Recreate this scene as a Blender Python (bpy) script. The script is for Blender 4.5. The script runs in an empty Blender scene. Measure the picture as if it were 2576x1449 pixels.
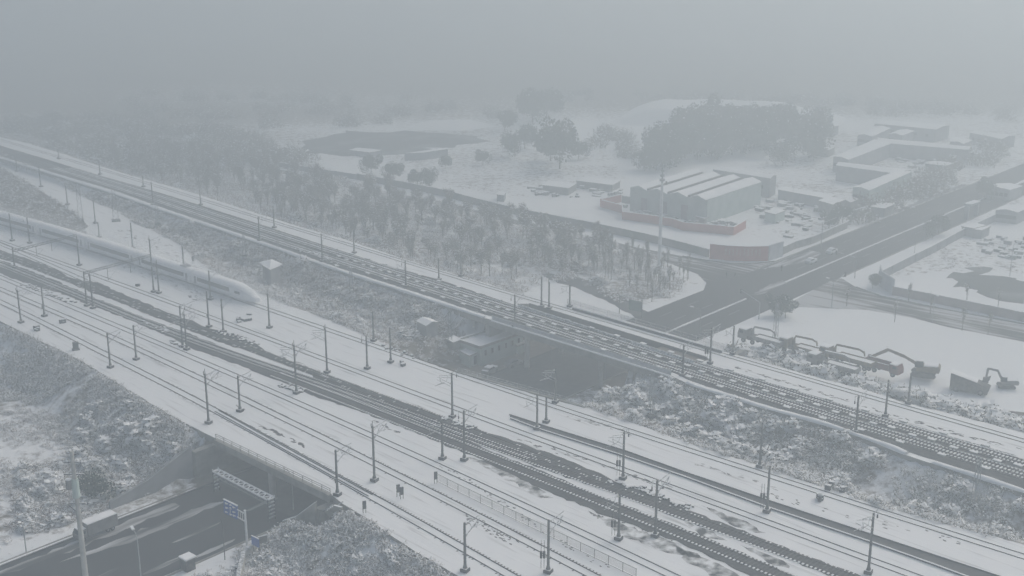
import bpy, math, random
import numpy as np
from mathutils import Vector, Matrix
from mathutils.geometry import tessellate_polygon
random.seed(7); rng = np.random.default_rng(11)
S = bpy.context.scene; COL = S.collection
# ------------------------------------------------------------------ survey: photo point + known height -> place in the world (metres)
FL, HC = 3000.0, 80.0
PT = math.atan(875/3000.0)
cp, sp = math.cos(PT), math.sin(PT)
def G(x, y, z=0.0):
    u = (x-1288)/FL; v = -(y-724.5)/FL
    t = (z-HC)/(-sp+v*cp)
    return Vector((u*t, (cp+v*sp)*t, z))
def Gs(pts, z=0.0): return [G(x, y, z) for x, y in pts]
def px(p):
    d = p[1]*cp-(p[2]-HC)*sp; up = p[1]*sp+(p[2]-HC)*cp
    return 1288+FL*p[0]/d, 724.5-FL*up/d
def top_height(base, topy, z=0.0):            # height of an upright whose foot and top rows are known
    b = G(base[0], base[1], z); lo, hi = 0.0, 60.0
    for _ in range(40):
        m = (lo+hi)/2
        if px((b.x, b.y, z+m))[1] > topy: lo = m
        else: hi = m
    return lo
def where(p):
    x, y = px(p); return '%d percent across, %d percent down' % (round(x/25.76), round(y/14.49))
# ------------------------------------------------------------------ materials
M = {}
def mat(name, c, c2=None, scale=1.0, rough=0.85, metal=0.0, bump=0.0, lo=0.35, hi=0.65, stretch=None, detail=6, coord='Object', spec=0.1):
    m = bpy.data.materials.new(name); m.use_nodes = True; nt = m.node_tree; N = nt.nodes; L = nt.links
    b = N['Principled BSDF']; b.inputs['Roughness'].default_value = rough; b.inputs['Metallic'].default_value = metal
    b.inputs['Specular IOR Level'].default_value = spec
    b.inputs['Base Color'].default_value = (*c, 1)
    tc = N.new('ShaderNodeTexCoord'); mp = N.new('ShaderNodeMapping')
    L.new(tc.outputs[coord], mp.inputs['Vector'])
    if stretch: mp.inputs['Scale'].default_value = stretch
    no = N.new('ShaderNodeTexNoise'); no.inputs['Scale'].default_value = scale; no.inputs['Detail'].default_value = detail
    L.new(mp.outputs[0], no.inputs['Vector'])
    if c2 is not None:
        r = N.new('ShaderNodeValToRGB'); r.color_ramp.elements[0].position = lo; r.color_ramp.elements[1].position = hi
        r.color_ramp.elements[0].color = (*c, 1); r.color_ramp.elements[1].color = (*c2, 1)
        L.new(no.outputs['Fac'], r.inputs[0]); L.new(r.outputs[0], b.inputs['Base Color'])
    if bump:
        bp = N.new('ShaderNodeBump'); bp.inputs['Strength'].default_value = bump; bp.inputs['Distance'].default_value = 0.2
        L.new(no.outputs['Fac'], bp.inputs['Height']); L.new(bp.outputs[0], b.inputs['Normal'])
    M[name] = m; return m
SN = (0.80, 0.82, 0.83)
mat('snow', SN, (0.86, 0.87, 0.88), 0.25, 0.8, bump=0.25)
def yard_snow():
    m = mat('yard_snow', SN, (0.42, 0.43, 0.43), 0.9, 0.85, bump=0.25, lo=0.565, hi=0.78, stretch=(1, 1, 1), detail=9); nt = m.node_tree; N = nt.nodes; L = nt.links
    mp = N['Mapping']; mp.inputs['Scale'].default_value = (.10, 1.3, 1); m0 = N.new('ShaderNodeMapping'); m0.inputs['Rotation'].default_value = (0, 0, math.radians(45)); L.new(N['Texture Coordinate'].outputs['Object'], m0.inputs[0]); L.new(m0.outputs[0], mp.inputs[0])
yard_snow()
mat('steel_pole', (0.06, 0.065, 0.065), (0.12, 0.125, 0.125), 2.0, 0.6)
mat('galvanised', (0.26, 0.28, 0.29), (0.36, 0.38, 0.39), 3.0, 0.5)
mat('frosted_steel', (0.30, 0.32, 0.33), (0.72, 0.74, 0.75), 2.5, 0.7, lo=0.42, hi=0.6)
mat('white_paint', (0.66, 0.68, 0.68), (0.80, 0.81, 0.81), 2.0, 0.5)
mat('rail_steel', (0.045, 0.04, 0.038), (0.085, 0.075, 0.07), 2.0, 0.5)
mat('ballast', (0.026, 0.027, 0.028), (0.075, 0.074, 0.072), 2.2, 0.95, bump=0.4, lo=0.3, hi=0.75)
mat('dark_sleeper', (0.06, 0.06, 0.058), (0.10, 0.10, 0.097), 2.0)
mat('ballast_dusted', (0.05, 0.05, 0.05), SN, 0.5, 0.95, bump=0.1, lo=0.40, hi=0.62, detail=9)
mat('slush', (0.06, 0.06, 0.06), (0.55, 0.56, 0.57), 0.6, 0.9, lo=0.40, hi=0.68, detail=9, stretch=(.12, 1.2, 1))
mat('wet_concrete', (0.04, 0.041, 0.043), (0.065, 0.067, 0.07), 0.8, 0.6)
mat('concrete', (0.20, 0.20, 0.19), (0.30, 0.30, 0.28), 0.7, 0.9)
mat('pale_concrete', (0.33, 0.33, 0.31), (0.45, 0.45, 0.42), 0.9, 0.9)
mat('dark_box', (0.03, 0.032, 0.035), (0.06, 0.062, 0.065), 2, 0.6)
mat('twig', (0.12, 0.11, 0.085), (0.22, 0.20, 0.155), 1.5, 0.95)
mat('brown_twig', (0.17, 0.12, 0.095), (0.26, 0.20, 0.16), 1.5, 0.95)
mat('bark', (0.08, 0.07, 0.058), (0.15, 0.13, 0.105), 3.0, 0.95)
mat('evergreen', (0.025, 0.045, 0.028), (0.06, 0.085, 0.05), 1.2, 0.9)
mat('glass_dark', (0.02, 0.025, 0.03), (0.035, 0.04, 0.05), 1.0, 0.15)
mat('train_white', (0.74, 0.76, 0.78), (0.82, 0.83, 0.84), 0.6, 0.35)
mat('train_grey', (0.20, 0.21, 0.23), (0.28, 0.29, 0.31), 0.6, 0.5)
mat('red_wall', (0.42, 0.05, 0.045), (0.50, 0.09, 0.08), 0.6, 0.85)
mat('brick_red', (0.42, 0.11, 0.09), (0.48, 0.17, 0.14), 1.5, 0.9)
mat('pink_wall', (0.22, 0.17, 0.16), (0.34, 0.28, 0.26), 0.25, 0.9)
mat('green_wall', (0.10, 0.13, 0.11), (0.20, 0.19, 0.18), 0.12, 0.9, lo=0.42, hi=0.58)
mat('pale_panel', (0.45, 0.47, 0.50), (0.55, 0.57, 0.60), 0.5, 0.7)
mat('mint_wall', (0.34, 0.43, 0.40), (0.44, 0.52, 0.49), 0.3, 0.85)
mat('grey_wall', (0.22, 0.23, 0.24), (0.30, 0.31, 0.32), 0.4, 0.85)
mat('blue_sign', (0.02, 0.08, 0.38), (0.03, 0.12, 0.46), 2, 0.4)
mat('green_panel', (0.06, 0.12, 0.10), (0.10, 0.17, 0.14), 2, 0.6)
mat('truck_yellow', (0.22, 0.17, 0.10), (0.14, 0.115, 0.08), 1.5, 0.7)
mat('truck_red', (0.22, 0.07, 0.06), (0.13, 0.055, 0.05), 1.5, 0.7)
mat('truck_dark', (0.06, 0.06, 0.062), (0.13, 0.125, 0.12), 1.5, 0.8)
mat('truck_grey', (0.16, 0.16, 0.165), (0.24, 0.24, 0.24), 0.8, 0.7)
mat('tyre', (0.02, 0.02, 0.02), (0.04, 0.04, 0.04), 4, 0.9)
mat('red_lamp', (0.35, 0.03, 0.03), None)
mat('pond', (0.045, 0.05, 0.05), (0.22, 0.23, 0.23), 0.07, 0.8, lo=.5, hi=.75, detail=8)
mat('soil', (0.075, 0.06, 0.05), (0.15, 0.125, 0.105), 1.0, 0.95)
# asphalt with slushy snow drawn out along the lanes (local x runs along the road)
def road_mat(name, amount):
    m = bpy.data.materials.new(name); m.use_nodes = True; nt = m.node_tree; N = nt.nodes; L = nt.links
    b = N['Principled BSDF']; b.inputs['Roughness'].default_value = 0.8; b.inputs['Specular IOR Level'].default_value = 0.12
    tc = N.new('ShaderNodeTexCoord'); mp = N.new('ShaderNodeMapping'); mp.inputs['Scale'].default_value = (0.07, 0.9, 1)
    L.new(tc.outputs['Object'], mp.inputs[0])
    n1 = N.new('ShaderNodeTexNoise'); n1.inputs['Scale'].default_value = 0.8; n1.inputs['Detail'].default_value = 8; n1.inputs['Roughness'].default_value = 0.62
    L.new(mp.outputs[0], n1.inputs['Vector'])
    n2 = N.new('ShaderNodeTexNoise'); n2.inputs['Scale'].default_value = 0.035; n2.inputs['Detail'].default_value = 3
    L.new(tc.outputs['Object'], n2.inputs['Vector'])
    ad = N.new('ShaderNodeMath'); ad.operation = 'MULTIPLY_ADD'; ad.inputs[1].default_value = 0.9
    L.new(n2.outputs[0], ad.inputs[0]); L.new(n1.outputs[0], ad.inputs[2])
    r = N.new('ShaderNodeValToRGB'); e = r.color_ramp.elements
    e[0].position = 1.03-amount; e[0].color = (0.030, 0.031, 0.033, 1); e[1].position = 1.22-amount; e[1].color = (0.42, 0.43, 0.44, 1)
    k = r.color_ramp.elements.new(1.10-amount); k.color = (0.10, 0.09, 0.085, 1)
    L.new(ad.outputs[0], r.inputs[0]); L.new(r.outputs[0], b.inputs['Base Color']); M[name] = m
road_mat('asphalt', 0.025); road_mat('asphalt_slush', 0.20)
# ground: snow over soil, the vertex attribute "bare" says how much soil shows and, far off, carries painted haze
def ground_mat():
    m = bpy.data.materials.new('snowy_ground'); m.use_nodes = True; nt = m.node_tree; N = nt.nodes; L = nt.links
    b = N['Principled BSDF']; b.inputs['Roughness'].default_value = 0.9; b.inputs['Specular IOR Level'].default_value = 0.1
    tc = N.new('ShaderNodeTexCoord'); at = N.new('ShaderNodeAttribute'); at.attribute_name = 'bare'
    n1 = N.new('ShaderNodeTexNoise'); n1.inputs['Scale'].default_value = 0.55; n1.inputs['Detail'].default_value = 9; n1.inputs['Roughness'].default_value = 0.68
    L.new(tc.outputs['Object'], n1.inputs['Vector'])
    s = N.new('ShaderNodeMath'); s.operation = 'MULTIPLY_ADD'; s.inputs[1].default_value = 0.62; L.new(at.outputs['Fac'], s.inputs[0]); L.new(n1.outputs['Fac'], s.inputs[2])
    r = N.new('ShaderNodeMapRange'); r.inputs['From Min'].default_value = 0.70; r.inputs['From Max'].default_value = 0.90; L.new(s.outputs[0], r.inputs['Value'])
    n2 = N.new('ShaderNodeTexNoise'); n2.inputs['Scale'].default_value = 0.9; n2.inputs['Detail'].default_value = 4; L.new(tc.outputs['Object'], n2.inputs['Vector'])
    c = N.new('ShaderNodeValToRGB'); c.color_ramp.elements[0].color = (0.10, 0.09, 0.075, 1); c.color_ramp.elements[1].color = (0.24, 0.205, 0.17, 1)
    L.new(n2.outputs['Fac'], c.inputs[0])
    mx = N.new('ShaderNodeMixRGB'); mx.inputs[1].default_value = (*SN, 1); L.new(r.outputs[0], mx.inputs[0]); L.new(c.outputs[0], mx.inputs[2])
    L.new(mx.outputs[0], b.inputs['Base Color'])
    bp = N.new('ShaderNodeBump'); bp.inputs['Strength'].default_value = 0.35; bp.inputs['Distance'].default_value = 0.25; L.new(n1.outputs['Fac'], bp.inputs['Height']); L.new(bp.outputs[0], b.inputs['Normal'])
    M['ground'] = m
ground_mat()
# open wire mesh
def mesh_mat():
    m = bpy.data.materials.new('wire_mesh'); m.use_nodes = True; nt = m.node_tree; N = nt.nodes; L = nt.links
    b = N['Principled BSDF']; b.inputs['Base Color'].default_value = (0.2, 0.2, 0.2, 1)
    t = N.new('ShaderNodeBsdfTransparent'); mx = N.new('ShaderNodeMixShader'); mx.inputs[0].default_value = 0.22
    L.new(t.outputs[0], mx.inputs[1]); L.new(b.outputs[0], mx.inputs[2]); L.new(mx.outputs[0], N['Material Output'].inputs[0]); M['wire_mesh'] = m
mesh_mat()
# ------------------------------------------------------------------ objects
def tag(o, label=None, cat=None, group=None, kind=None):
    if label: o['label'] = label
    if cat: o['category'] = cat
    if group: o['group'] = group
    if kind: o['kind'] = kind
    return o
def thing(name, label, cat, loc=(0, 0, 0), rz=0.0, group=None):
    o = bpy.data.objects.new(name, None); COL.objects.link(o); o.location = loc; o.rotation_euler = (0, 0, rz); o.empty_display_size = 0.3
    return tag(o, label, cat, group)
class MB:
    def __init__(s): s.v = []; s.f = []; s.m = []; s.mats = []
    def mi(s, m):
        if m not in s.mats: s.mats.append(m)
        return s.mats.index(m)
    def add(s, vs, fs, m):
        b = len(s.v); s.v += [tuple(v) for v in vs]; k = s.mi(m)
        for f in fs: s.f.append(tuple(b+i for i in f)); s.m.append(k)
        return s
    def box(s, c, d, m, rz=0.0, ry=0.0):
        R = Matrix.Rotation(rz, 3, 'Z') @ Matrix.Rotation(ry, 3, 'Y'); c = Vector(c); h = [x/2 for x in d]
        vs = [c+R @ Vector((a*h[0], b*h[1], e*h[2])) for a in (-1, 1) for b in (-1, 1) for e in (-1, 1)]
        return s.add(vs, [(0, 1, 3, 2), (4, 6, 7, 5), (0, 4, 5, 1), (2, 3, 7, 6), (0, 2, 6, 4), (1, 5, 7, 3)], m)
    def tube(s, p, q, r, m, r2=None, n=6):
        p = Vector(p); q = Vector(q); d = (q-p)
        if d.length < 1e-5: return s
        a = d.normalized().orthogonal().normalized(); b = d.normalized().cross(a); r2 = r if r2 is None else r2; vs = []
        for c, rr in ((p, r), (q, r2)):
            for i in range(n):
                t = 2*math.pi*i/n; vs.append(c+(a*math.cos(t)+b*math.sin(t))*rr)
        fs = [(i, (i+1) % n, n+(i+1) % n, n+i) for i in range(n)]+[tuple(range(n-1, -1, -1)), tuple(range(n, 2*n))]
        return s.add(vs, fs, m)
    def bar(s, p, q, w, h, m):                       # upright rectangular bar from p to q, p and q on its centre line
        p = Vector(p); q = Vector(q); d = q-p; n = Vector((-d.y, d.x, 0))
        n = n.normalized()*(w/2) if n.length > 1e-6 else Vector((w/2, 0, 0)); k = Vector((0, 0, h/2))
        vs = [p-n-k, p+n-k, p+n+k, p-n+k, q-n-k, q+n-k, q+n+k, q-n+k]
        return s.add(vs, [(3, 2, 1, 0), (4, 5, 6, 7), (0, 1, 5, 4), (1, 2, 6, 5), (2, 3, 7, 6), (3, 0, 4, 7)], m)
    def prism(s, pts, z0, z1, m, mtop=None, mside=None):
        n = len(pts); vs = [(p[0], p[1], z0) for p in pts]+[(p[0], p[1], z1) for p in pts]
        tr = tessellate_polygon([[Vector((p[0], p[1], 0)) for p in pts]])
        s.add(vs, [tuple(n+i for i in t) for t in tr], mtop or m)
        return s.add(vs, [tuple(t) for t in tr]+[(i, (i+1) % n, n+(i+1) % n, n+i) for i in range(n)], mside or m)
    def sheet(s, pts, z, m):
        tr = tessellate_polygon([[Vector((p[0], p[1], 0)) for p in pts]])
        return s.add([(p[0], p[1], z) for p in pts], [tuple(t) for t in tr], m)
    def build(s, name, parent=None, smooth=False):
        me = bpy.data.meshes.new(name); me.from_pydata(s.v, [], s.f); me.update()
        for m in s.mats: me.materials.append(M[m])
        me.polygons.foreach_set('material_index', s.m)
        if smooth: me.polygons.foreach_set('use_smooth', [True]*len(me.polygons))
        # consistent outward faces
        import bmesh
        bm = bmesh.new(); bm.from_mesh(me); bmesh.ops.recalc_face_normals(bm, faces=bm.faces); bm.to_mesh(me); bm.free()
        o = bpy.data.objects.new(name, me); COL.objects.link(o); o.parent = parent
        return o
def flat(name, pts, z, m, label=None, kind='structure'):
    mb = MB(); mb.sheet(pts, z, m); o = mb.build(name); 
    if o.data.polygons and o.data.polygons[0].normal.z < 0:
        o.data.flip_normals()
    o['kind'] = kind
    return o
def npmesh(name, V, Q, mi, mats, parent=None):
    me = bpy.data.meshes.new(name); nv, nq = len(V), len(Q)
    me.vertices.add(nv); me.vertices.foreach_set('co', np.asarray(V, np.float32).ravel())
    me.loops.add(nq*4); me.loops.foreach_set('vertex_index', np.asarray(Q, np.int32).ravel())
    me.polygons.add(nq); me.polygons.foreach_set('loop_start', np.arange(0, nq*4, 4, dtype=np.int32))
    me.polygons.foreach_set('material_index', np.asarray(mi, np.int32))
    for m in mats: me.materials.append(M[m])
    me.update(calc_edges=True); me.validate()
    o = bpy.data.objects.new(name, me); COL.objects.link(o); o.parent = parent
    return o
# ------------------------------------------------------------------ polylines
def extend(pts, a=0.0, b=0.0):
    pts = [Vector(p) for p in pts]
    if a: k = min(3, len(pts)-1); d = (pts[0]-pts[k]).normalized(); pts = [pts[0]+d*a]+pts
    if b: k = min(3, len(pts)-1); d = (pts[-1]-pts[-1-k]).normalized(); pts = pts+[pts[-1]+d*b]
    return pts
def resample(pts, step):
    out = [Vector(pts[0])]; acc = 0.0
    for i in range(len(pts)-1):
        a, b = Vector(pts[i]), Vector(pts[i+1]); L = (b-a).length
        t = step-acc
        while t <= L:
            out.append(a.lerp(b, t/L)); t += step
        acc = (L-(t-step))
    out.append(Vector(pts[-1])); return out
def smooth(pts, step=2.0, win=9, it=3):
    p = resample(pts, step)
    if len(p) > 2 and (p[-1]-p[-2]).length < step*0.4: p.pop(-2)
    A = np.array([tuple(v) for v in p])
    for _ in range(it):
        B = A.copy()
        for i in range(1, len(A)-1):
            k = min(win, i, len(A)-1-i); B[i] = A[i-k:i+k+1].mean(0)
        A = B
    return [Vector(v) for v in A]
def offset(pts, d):                               # to the left of the running direction
    out = []
    for i, p in enumerate(pts):
        t = (pts[min(i+1, len(pts)-1)]-pts[max(i-1, 0)]); n = Vector((-t.y, t.x, 0)).normalized(); out.append(p+n*d)
    return out
def ragged(pts, amp=0.25, step=1.4):
    p = resample(pts, step); n = len(p)
    return [p[0]]+[v+Vector((random.uniform(-amp, amp), random.uniform(-amp, amp), 0)) for v in p[1:-1]]+[p[-1]]
def sdist(X, Y, poly):                            # signed distance, negative inside
    P = np.stack([X.ravel(), Y.ravel()], 1); A = np.array([(p[0], p[1]) for p in poly]); B = np.roll(A, -1, 0)
    out = np.full(len(P), 1e18); ins = np.zeros(len(P), bool)
    for a, b in zip(A, B):
        ab = b-a; L = (ab**2).sum()
        if L < 1e-9: continue
        t = np.clip(((P-a)@ab)/L, 0, 1); d = ((P-a-t[:, None]*ab)**2).sum(1); out = np.minimum(out, d)
        c = (a[1] > P[:, 1]) != (b[1] > P[:, 1])
        if abs(b[1]-a[1]) > 1e-12:
            xi = a[0]+(P[:, 1]-a[1])/(b[1]-a[1])*(b[0]-a[0]); ins ^= c & (P[:, 0] < xi)
    d = np.sqrt(out); d[ins] *= -1
    return d.reshape(X.shape)
# ------------------------------------------------------------------ outlines of the place
ZM, ZG = 2.0, -6.0
yard_S = extend(Gs([(0, 808), (200, 905), (330, 985), (430, 1045), (547, 1106), (835, 1245), (862, 1268), (942, 1316), (1026, 1376), (1142, 1443)]), 160, 45)
yard_N = extend(Gs([(60, 423), (150, 462), (200, 490), (238, 510), (300, 532), (340, 562), (433, 603), (479, 637), (523, 675), (579, 703), (621, 722), (671, 742), (746, 775), (859, 816), (959, 863), (1059, 906), (1150, 938), (1259, 966), (1379, 1003), (1492, 1029), (1626, 1076), (1718, 1109), (1950, 1186), (2084, 1229), (2217, 1276), (2384, 1319), (2576, 1369)]), 160, 45)
yard_poly = yard_S+yard_N[::-1]
main_S = extend(Gs([(0, 398), (140, 442), (283, 487), (439, 541), (521, 568), (609, 598), (679, 621), (746, 645), (859, 684), (992, 727), (1092, 760), (1212, 799), (1240, 806), (1460, 874), (1690, 946), (1743, 972), (1917, 1026), (2084, 1072), (2217, 1119), (2290, 1149), (2450, 1199), (2576, 1240)], ZM), 160, 45)
gapS = [(1306, 772), (1745, 915)]; gapN = [(1332, 764), (1778, 899)]
g_left = [(0, 362), (250, 437), (429, 489), (651, 558), (809, 610), (859, 626), (976, 664), (1102, 699), (1226, 738), (1300, 764)]
g_right = [(1786, 905), (1850, 925), (1960, 958), (2080, 995), (2250, 1048), (2450, 1110), (2576, 1148)]
lineA = extend(Gs(g_left+gapS+g_right, ZM), 160, 45); lineB = extend(Gs(g_left+gapN+g_right, ZM), 160, 45)
main_N = extend(Gs([(0, 345), (75, 362), (150, 387), (223, 410), (283, 429), (358, 449), (429, 469), (500, 492), (646, 538), (688, 552), (746, 568), (813, 587), (859, 602), (942, 630), (1019, 653), (1109, 680), (1192, 705), (1276, 731), (1359, 750), (1425, 768), (1819, 884), (1855, 893), (1885, 901), (1960, 922), (2061, 952), (2144, 972), (2230, 1000), (2313, 1023), (2384, 1039), (2576, 1089)], ZM), 160, 45)
main_poly = main_S+main_N[::-1]
mid_poly = yard_N+main_S[::-1]
P0 = Vector((-49.3, 179.6, 0)); RAZ = math.radians(49); RU = Vector((math.cos(RAZ), math.sin(RAZ), 0)); RL = Vector((-RU.y, RU.x, 0))
def RW(s, l, z=ZG): p = P0+RU*s+RL*l; return Vector((p.x, p.y, z))
def vnoise(X, Y, f, seed):
    r = np.random.default_rng(seed); o = np.zeros(X.shape)
    for k in range(5):
        a = r.uniform(0, 6.28); fx, fy = f*math.cos(a)*(1+k*.6), f*math.sin(a)*(1+k*.6)
        o += np.sin(X*fx+Y*fy+r.uniform(0, 6.28)+1.3*np.sin(X*fy*.7-Y*fx*.7+r.uniform(0, 6.28)))/(1+k*.5)
    return o/3.0
def terrain(X, Y):
    dy = sdist(X, Y, yard_poly); dm = sdist(X, Y, main_poly); dmid = sdist(X, Y, mid_poly)
    rough = vnoise(X, Y, 0.35, 3)*0.22+vnoise(X, Y, 1.1, 4)*0.10
    out = np.maximum(np.maximum(-dy/1.7, ZM-dm/2.3), ZG)
    mid = np.maximum(np.maximum(-dy/3.0-.1, ZM-.75-dm/2.0), -2.4)
    z = np.where(dmid < 0, mid, out)
    z = np.where((z > ZG+0.05) & (z < 1.9), z+rough*np.clip((z-ZG)/1.5, 0, 1)*np.clip(np.minimum(dy, dm)/2, 0, 1), z)
    z = np.where(dy < 0, -0.5, z); z = np.where(dm < 0, ZM-0.5, z)
    s = (X-P0.x)*RU.x+(Y-P0.y)*RU.y; l = (X-P0.x)*RL.x+(Y-P0.y)*RL.y
    up = np.where((s > 50) & (s < 79), 15.0, np.where(s >= 79, 9.0, 4.0)); up = np.where(s < -3, 3.0, up)
    dn = np.where(s > 50, 28.0, 27.0); dn = np.where(s < -3, 21.5, dn)
    ex = np.maximum(l-up, -l-dn)
    sl = np.where(s < -3, 0.8, 0.9); under = ((dy < 0) & (s > 0) & (s < 56)) | ((dm < 0) & (s > 74) & (s < 100))
    zc = ZG+np.maximum(ex, 0)*np.where(under, 40.0, sl)
    z = np.where(s < 112, np.minimum(z, np.maximum(zc, ZG)), z)
    return np.maximum(z, ZG)
def tz(x, y): return float(terrain(np.array([x*1.0]), np.array([y*1.0]))[0])
def ghit(x, y):                                   # where the slope lies that the photo shows at (x, y)
    z = ZM
    while z > ZG:
        p = G(x, y, z)
        if tz(p.x, p.y) >= z: break
        z -= 0.1
    return G(x, y, z)
# ------------------------------------------------------------------ ground sheet
def axis(lo, hi, step, far, g=1.22):
    a = list(np.arange(lo, hi+.01, step)); d = step
    while a[-1] < far: d *= g; a.append(a[-1]+d)
    d = step; b = []
    v = lo
    while v > -far: d *= g; v -= d; b.append(v)
    return np.array(b[::-1]+a)
ax = axis(-250, 300, 1.5, 3900); ay = axis(118, 620, 1.5, 3900)
XX, YY = np.meshgrid(ax, ay); ZZ = terrain(XX, YY)
def zone(pts, z): return [(v.x, v.y) for v in Gs(pts, z)]
Z_mid = mid_poly
Z_south = [(v.x, v.y) for v in offset(yard_S, 0)]
s_edge = offset(resample(yard_S, 6), -14)
Z_southslope = list(yard_S)+list(reversed(s_edge))
Z_wood = zone([(0, 300), (330, 290), (560, 340), (760, 400), (950, 470), (1139, 503), (1292, 546), (1492, 588), (1660, 630), (1730, 690), (1700, 730), (1560, 745), (1480, 700), (1360, 690), (1290, 735), (1110, 690), (860, 608), (646, 540), (429, 470), (223, 410), (0, 345)], -4)
Z_lot = zone([(1838, 888), (1860, 835), (1960, 860), (2060, 900), (2190, 935), (2260, 960), (2400, 1000), (2600, 1020), (2620, 1100), (2384, 1036), (2144, 968), (1960, 918)], -3)
Z_sw = zone([(150, 1010), (330, 1060), (520, 1140), (500, 1200), (420, 1220), (350, 1262), (270, 1290), (100, 1335), (40, 1300), (60, 1200), (200, 1120), (160, 1060)], -4.5)
Z_sw2 = zone([(40, 1180), (200, 1150), (330, 1150), (420, 1215), (340, 1262), (120, 1335), (20, 1345)], -6)
Z_se = zone([(860, 1300), (1040, 1390), (1200, 1500), (380, 1520), (430, 1449), (520, 1405), (600, 1360), (640, 1350), (700, 1330), (780, 1400), (860, 1420), (960, 1440), (940, 1400), (800, 1320)], -4)
Z_tri = zone([(0, 420), (33, 439), (67, 457), (100, 479), (142, 506), (177, 530), (205, 550), (222, 570), (200, 583), (150, 572), (83, 555), (0, 533), (-80, 510), (-80, 390)], 0)
bare = np.full(XX.shape, 0.10)
bare += 0.16*np.clip(vnoise(XX, YY, 0.03, 9), 0, 1)
def paint(poly, val, soft=4.0, mask=None):
    global bare
    d = sdist(XX, YY, poly); w = np.clip(0.5-d/soft, 0, 1)
    if mask is not None: w = w*mask
    bare = bare*(1-w)+val*w
n3 = vnoise(XX, YY, 0.12, 21)
paint(Z_mid, 0.50+0.22*n3); paint(Z_southslope, 0.42+0.15*n3); paint(Z_wood, 0.42+0.28*n3, 8)
paint(Z_lot, 0.5, 3); paint(Z_sw, 0.45+0.22*n3); paint(Z_sw2, 0.55); paint(Z_se, 0.42+0.2*n3)
Z_ll = zone([(-80, 960), (60, 960), (200, 1100), (430, 1200), (430, 1230), (200, 1330), (0, 1400), (-80, 1400)], -6)
sw_ = np.clip((-60-XX-(YY-190)*.0)/6, 0, 1)*np.clip((250-YY)/20, 0, 1); paint(Z_ll, 0.36+0.16*n3, 6)
Z_open = zone([(900, 400), (1130, 380), (1260, 345), (1540, 380), (1580, 450), (1300, 500), (1130, 470)], ZG); paint(Z_open, 0.33+.12*n3, 8)
Z_rt = zone([(2200, 700), (2420, 600), (2600, 600), (2600, 690), (2400, 680)], ZG); paint(Z_rt, .34, 5)
sR = (XX-P0.x)*RU.x+(YY-P0.y)*RU.y; lR = (XX-P0.x)*RL.x+(YY-P0.y)*RL.y
pit = np.clip(1-np.abs(sR-66)/18, 0, 1)*np.clip((16-np.abs(lR+5))/3, 0, 1); bare = np.maximum(bare, 0.85*np.clip(pit*3, 0, 1))
ub = (((sR > 76) & (sR < 100) & (lR > -44) & (lR < 12)) | ((sR > -1) & (sR < 54) & (lR > -30) & (lR < 6))); bare = np.where(ub, 1.0, bare)
far = np.clip((YY-420)/120, 0, 1)*np.clip((30-XX)/60, 0, 1); bare = bare*(1-far)+far*np.clip(0.52+0.35*vnoise(XX, YY*1.6, 0.018, 31), 0.1, 0.95)
paint(zone([(1880, 420), (2080, 330), (2600, 300), (2600, 560), (2200, 560), (1990, 600), (1900, 540)], ZG), .33+.14*n3, 8)
far_haze = np.clip((YY-570)/80, 0, 1); bare = bare*(1-far_haze)+far_haze*np.clip(0.80+0.3*vnoise(XX*.5, YY*1.5, 0.010, 32), 0.55, 1.0)  # distant snow darkened with soil colour, painting its fade into the fog
ny, nx = XX.shape; idx = np.arange(nx*ny).reshape(ny, nx)
Q = np.stack([idx[:-1, :-1], idx[:-1, 1:], idx[1:, 1:], idx[1:, :-1]], -1).reshape(-1, 4)
g = npmesh('ground', np.stack([XX, YY, ZZ], -1).reshape(-1, 3), Q, np.zeros(len(Q)), ['ground'])
at = g.data.attributes.new('bare', 'FLOAT', 'POINT'); at.data.foreach_set('value', bare.ravel().astype(np.float32)); tag(g, kind='structure')
g.data.polygons.foreach_set('use_smooth', [True]*len(g.data.polygons))
# ------------------------------------------------------------------ platforms of the railway
mb = MB(); mb.prism(ragged(yard_S, .10, 2)+ragged(yard_N, .22, 1.6)[::-1], -1.2, 0, 'concrete', 'yard_snow', 'concrete'); o = mb.build('railway_yard_ground'); tag(o, kind='structure')
mb = MB(); mb.prism(ragged(main_S, .05, 3)+lineA[::-1], ZM-1.3, ZM, 'concrete', 'yard_snow', 'concrete'); o = mb.build('railway_embankment_ground'); tag(o, kind='structure')
mb = MB(); mb.prism(lineB+ragged(main_N, .2, 1.6)[::-1], ZM-1.3, ZM-0.003, 'concrete', 'yard_snow', 'concrete'); o = mb.build('railway_embankment_ground'); tag(o, kind='structure')
def bank_strip(top, z_top, bot_off, z_bot, name):
    pass
# dark ballast beds swept clear of snow
def bed(up, lo, z, zoff, m='ballast', a=0, b=0, amp=.3):
    U = extend(Gs(up, z), a, b); Lw = extend(Gs(lo, z), a, b)
    def cut(P, n):
        A = np.array([tuple(p) for p in P]); L = np.r_[0, np.cumsum(np.linalg.norm(np.diff(A, axis=0), axis=1))]; t = np.linspace(0, L[-1], n)
        return np.stack([np.interp(t, L, A[:, k]) for k in range(2)], 1)
    n = max(8, int(sum((U[i+1]-U[i]).length for i in range(len(U)-1))/1.3)); A, B = cut(U, n)+rng.uniform(-amp, amp, (n, 2)), cut(Lw, n)+rng.uniform(-amp, amp, (n, 2))
    V = np.concatenate([np.c_[A, np.full(n, z+zoff)], np.c_[B, np.full(n, z+zoff)]]); q = np.array([(i, n+i, n+i+1, i+1) for i in range(n-1)])
    o = npmesh('ballast_bed_ground', V, q, np.zeros(len(q)), [m]); o['kind'] = 'structure'
    return o
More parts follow.
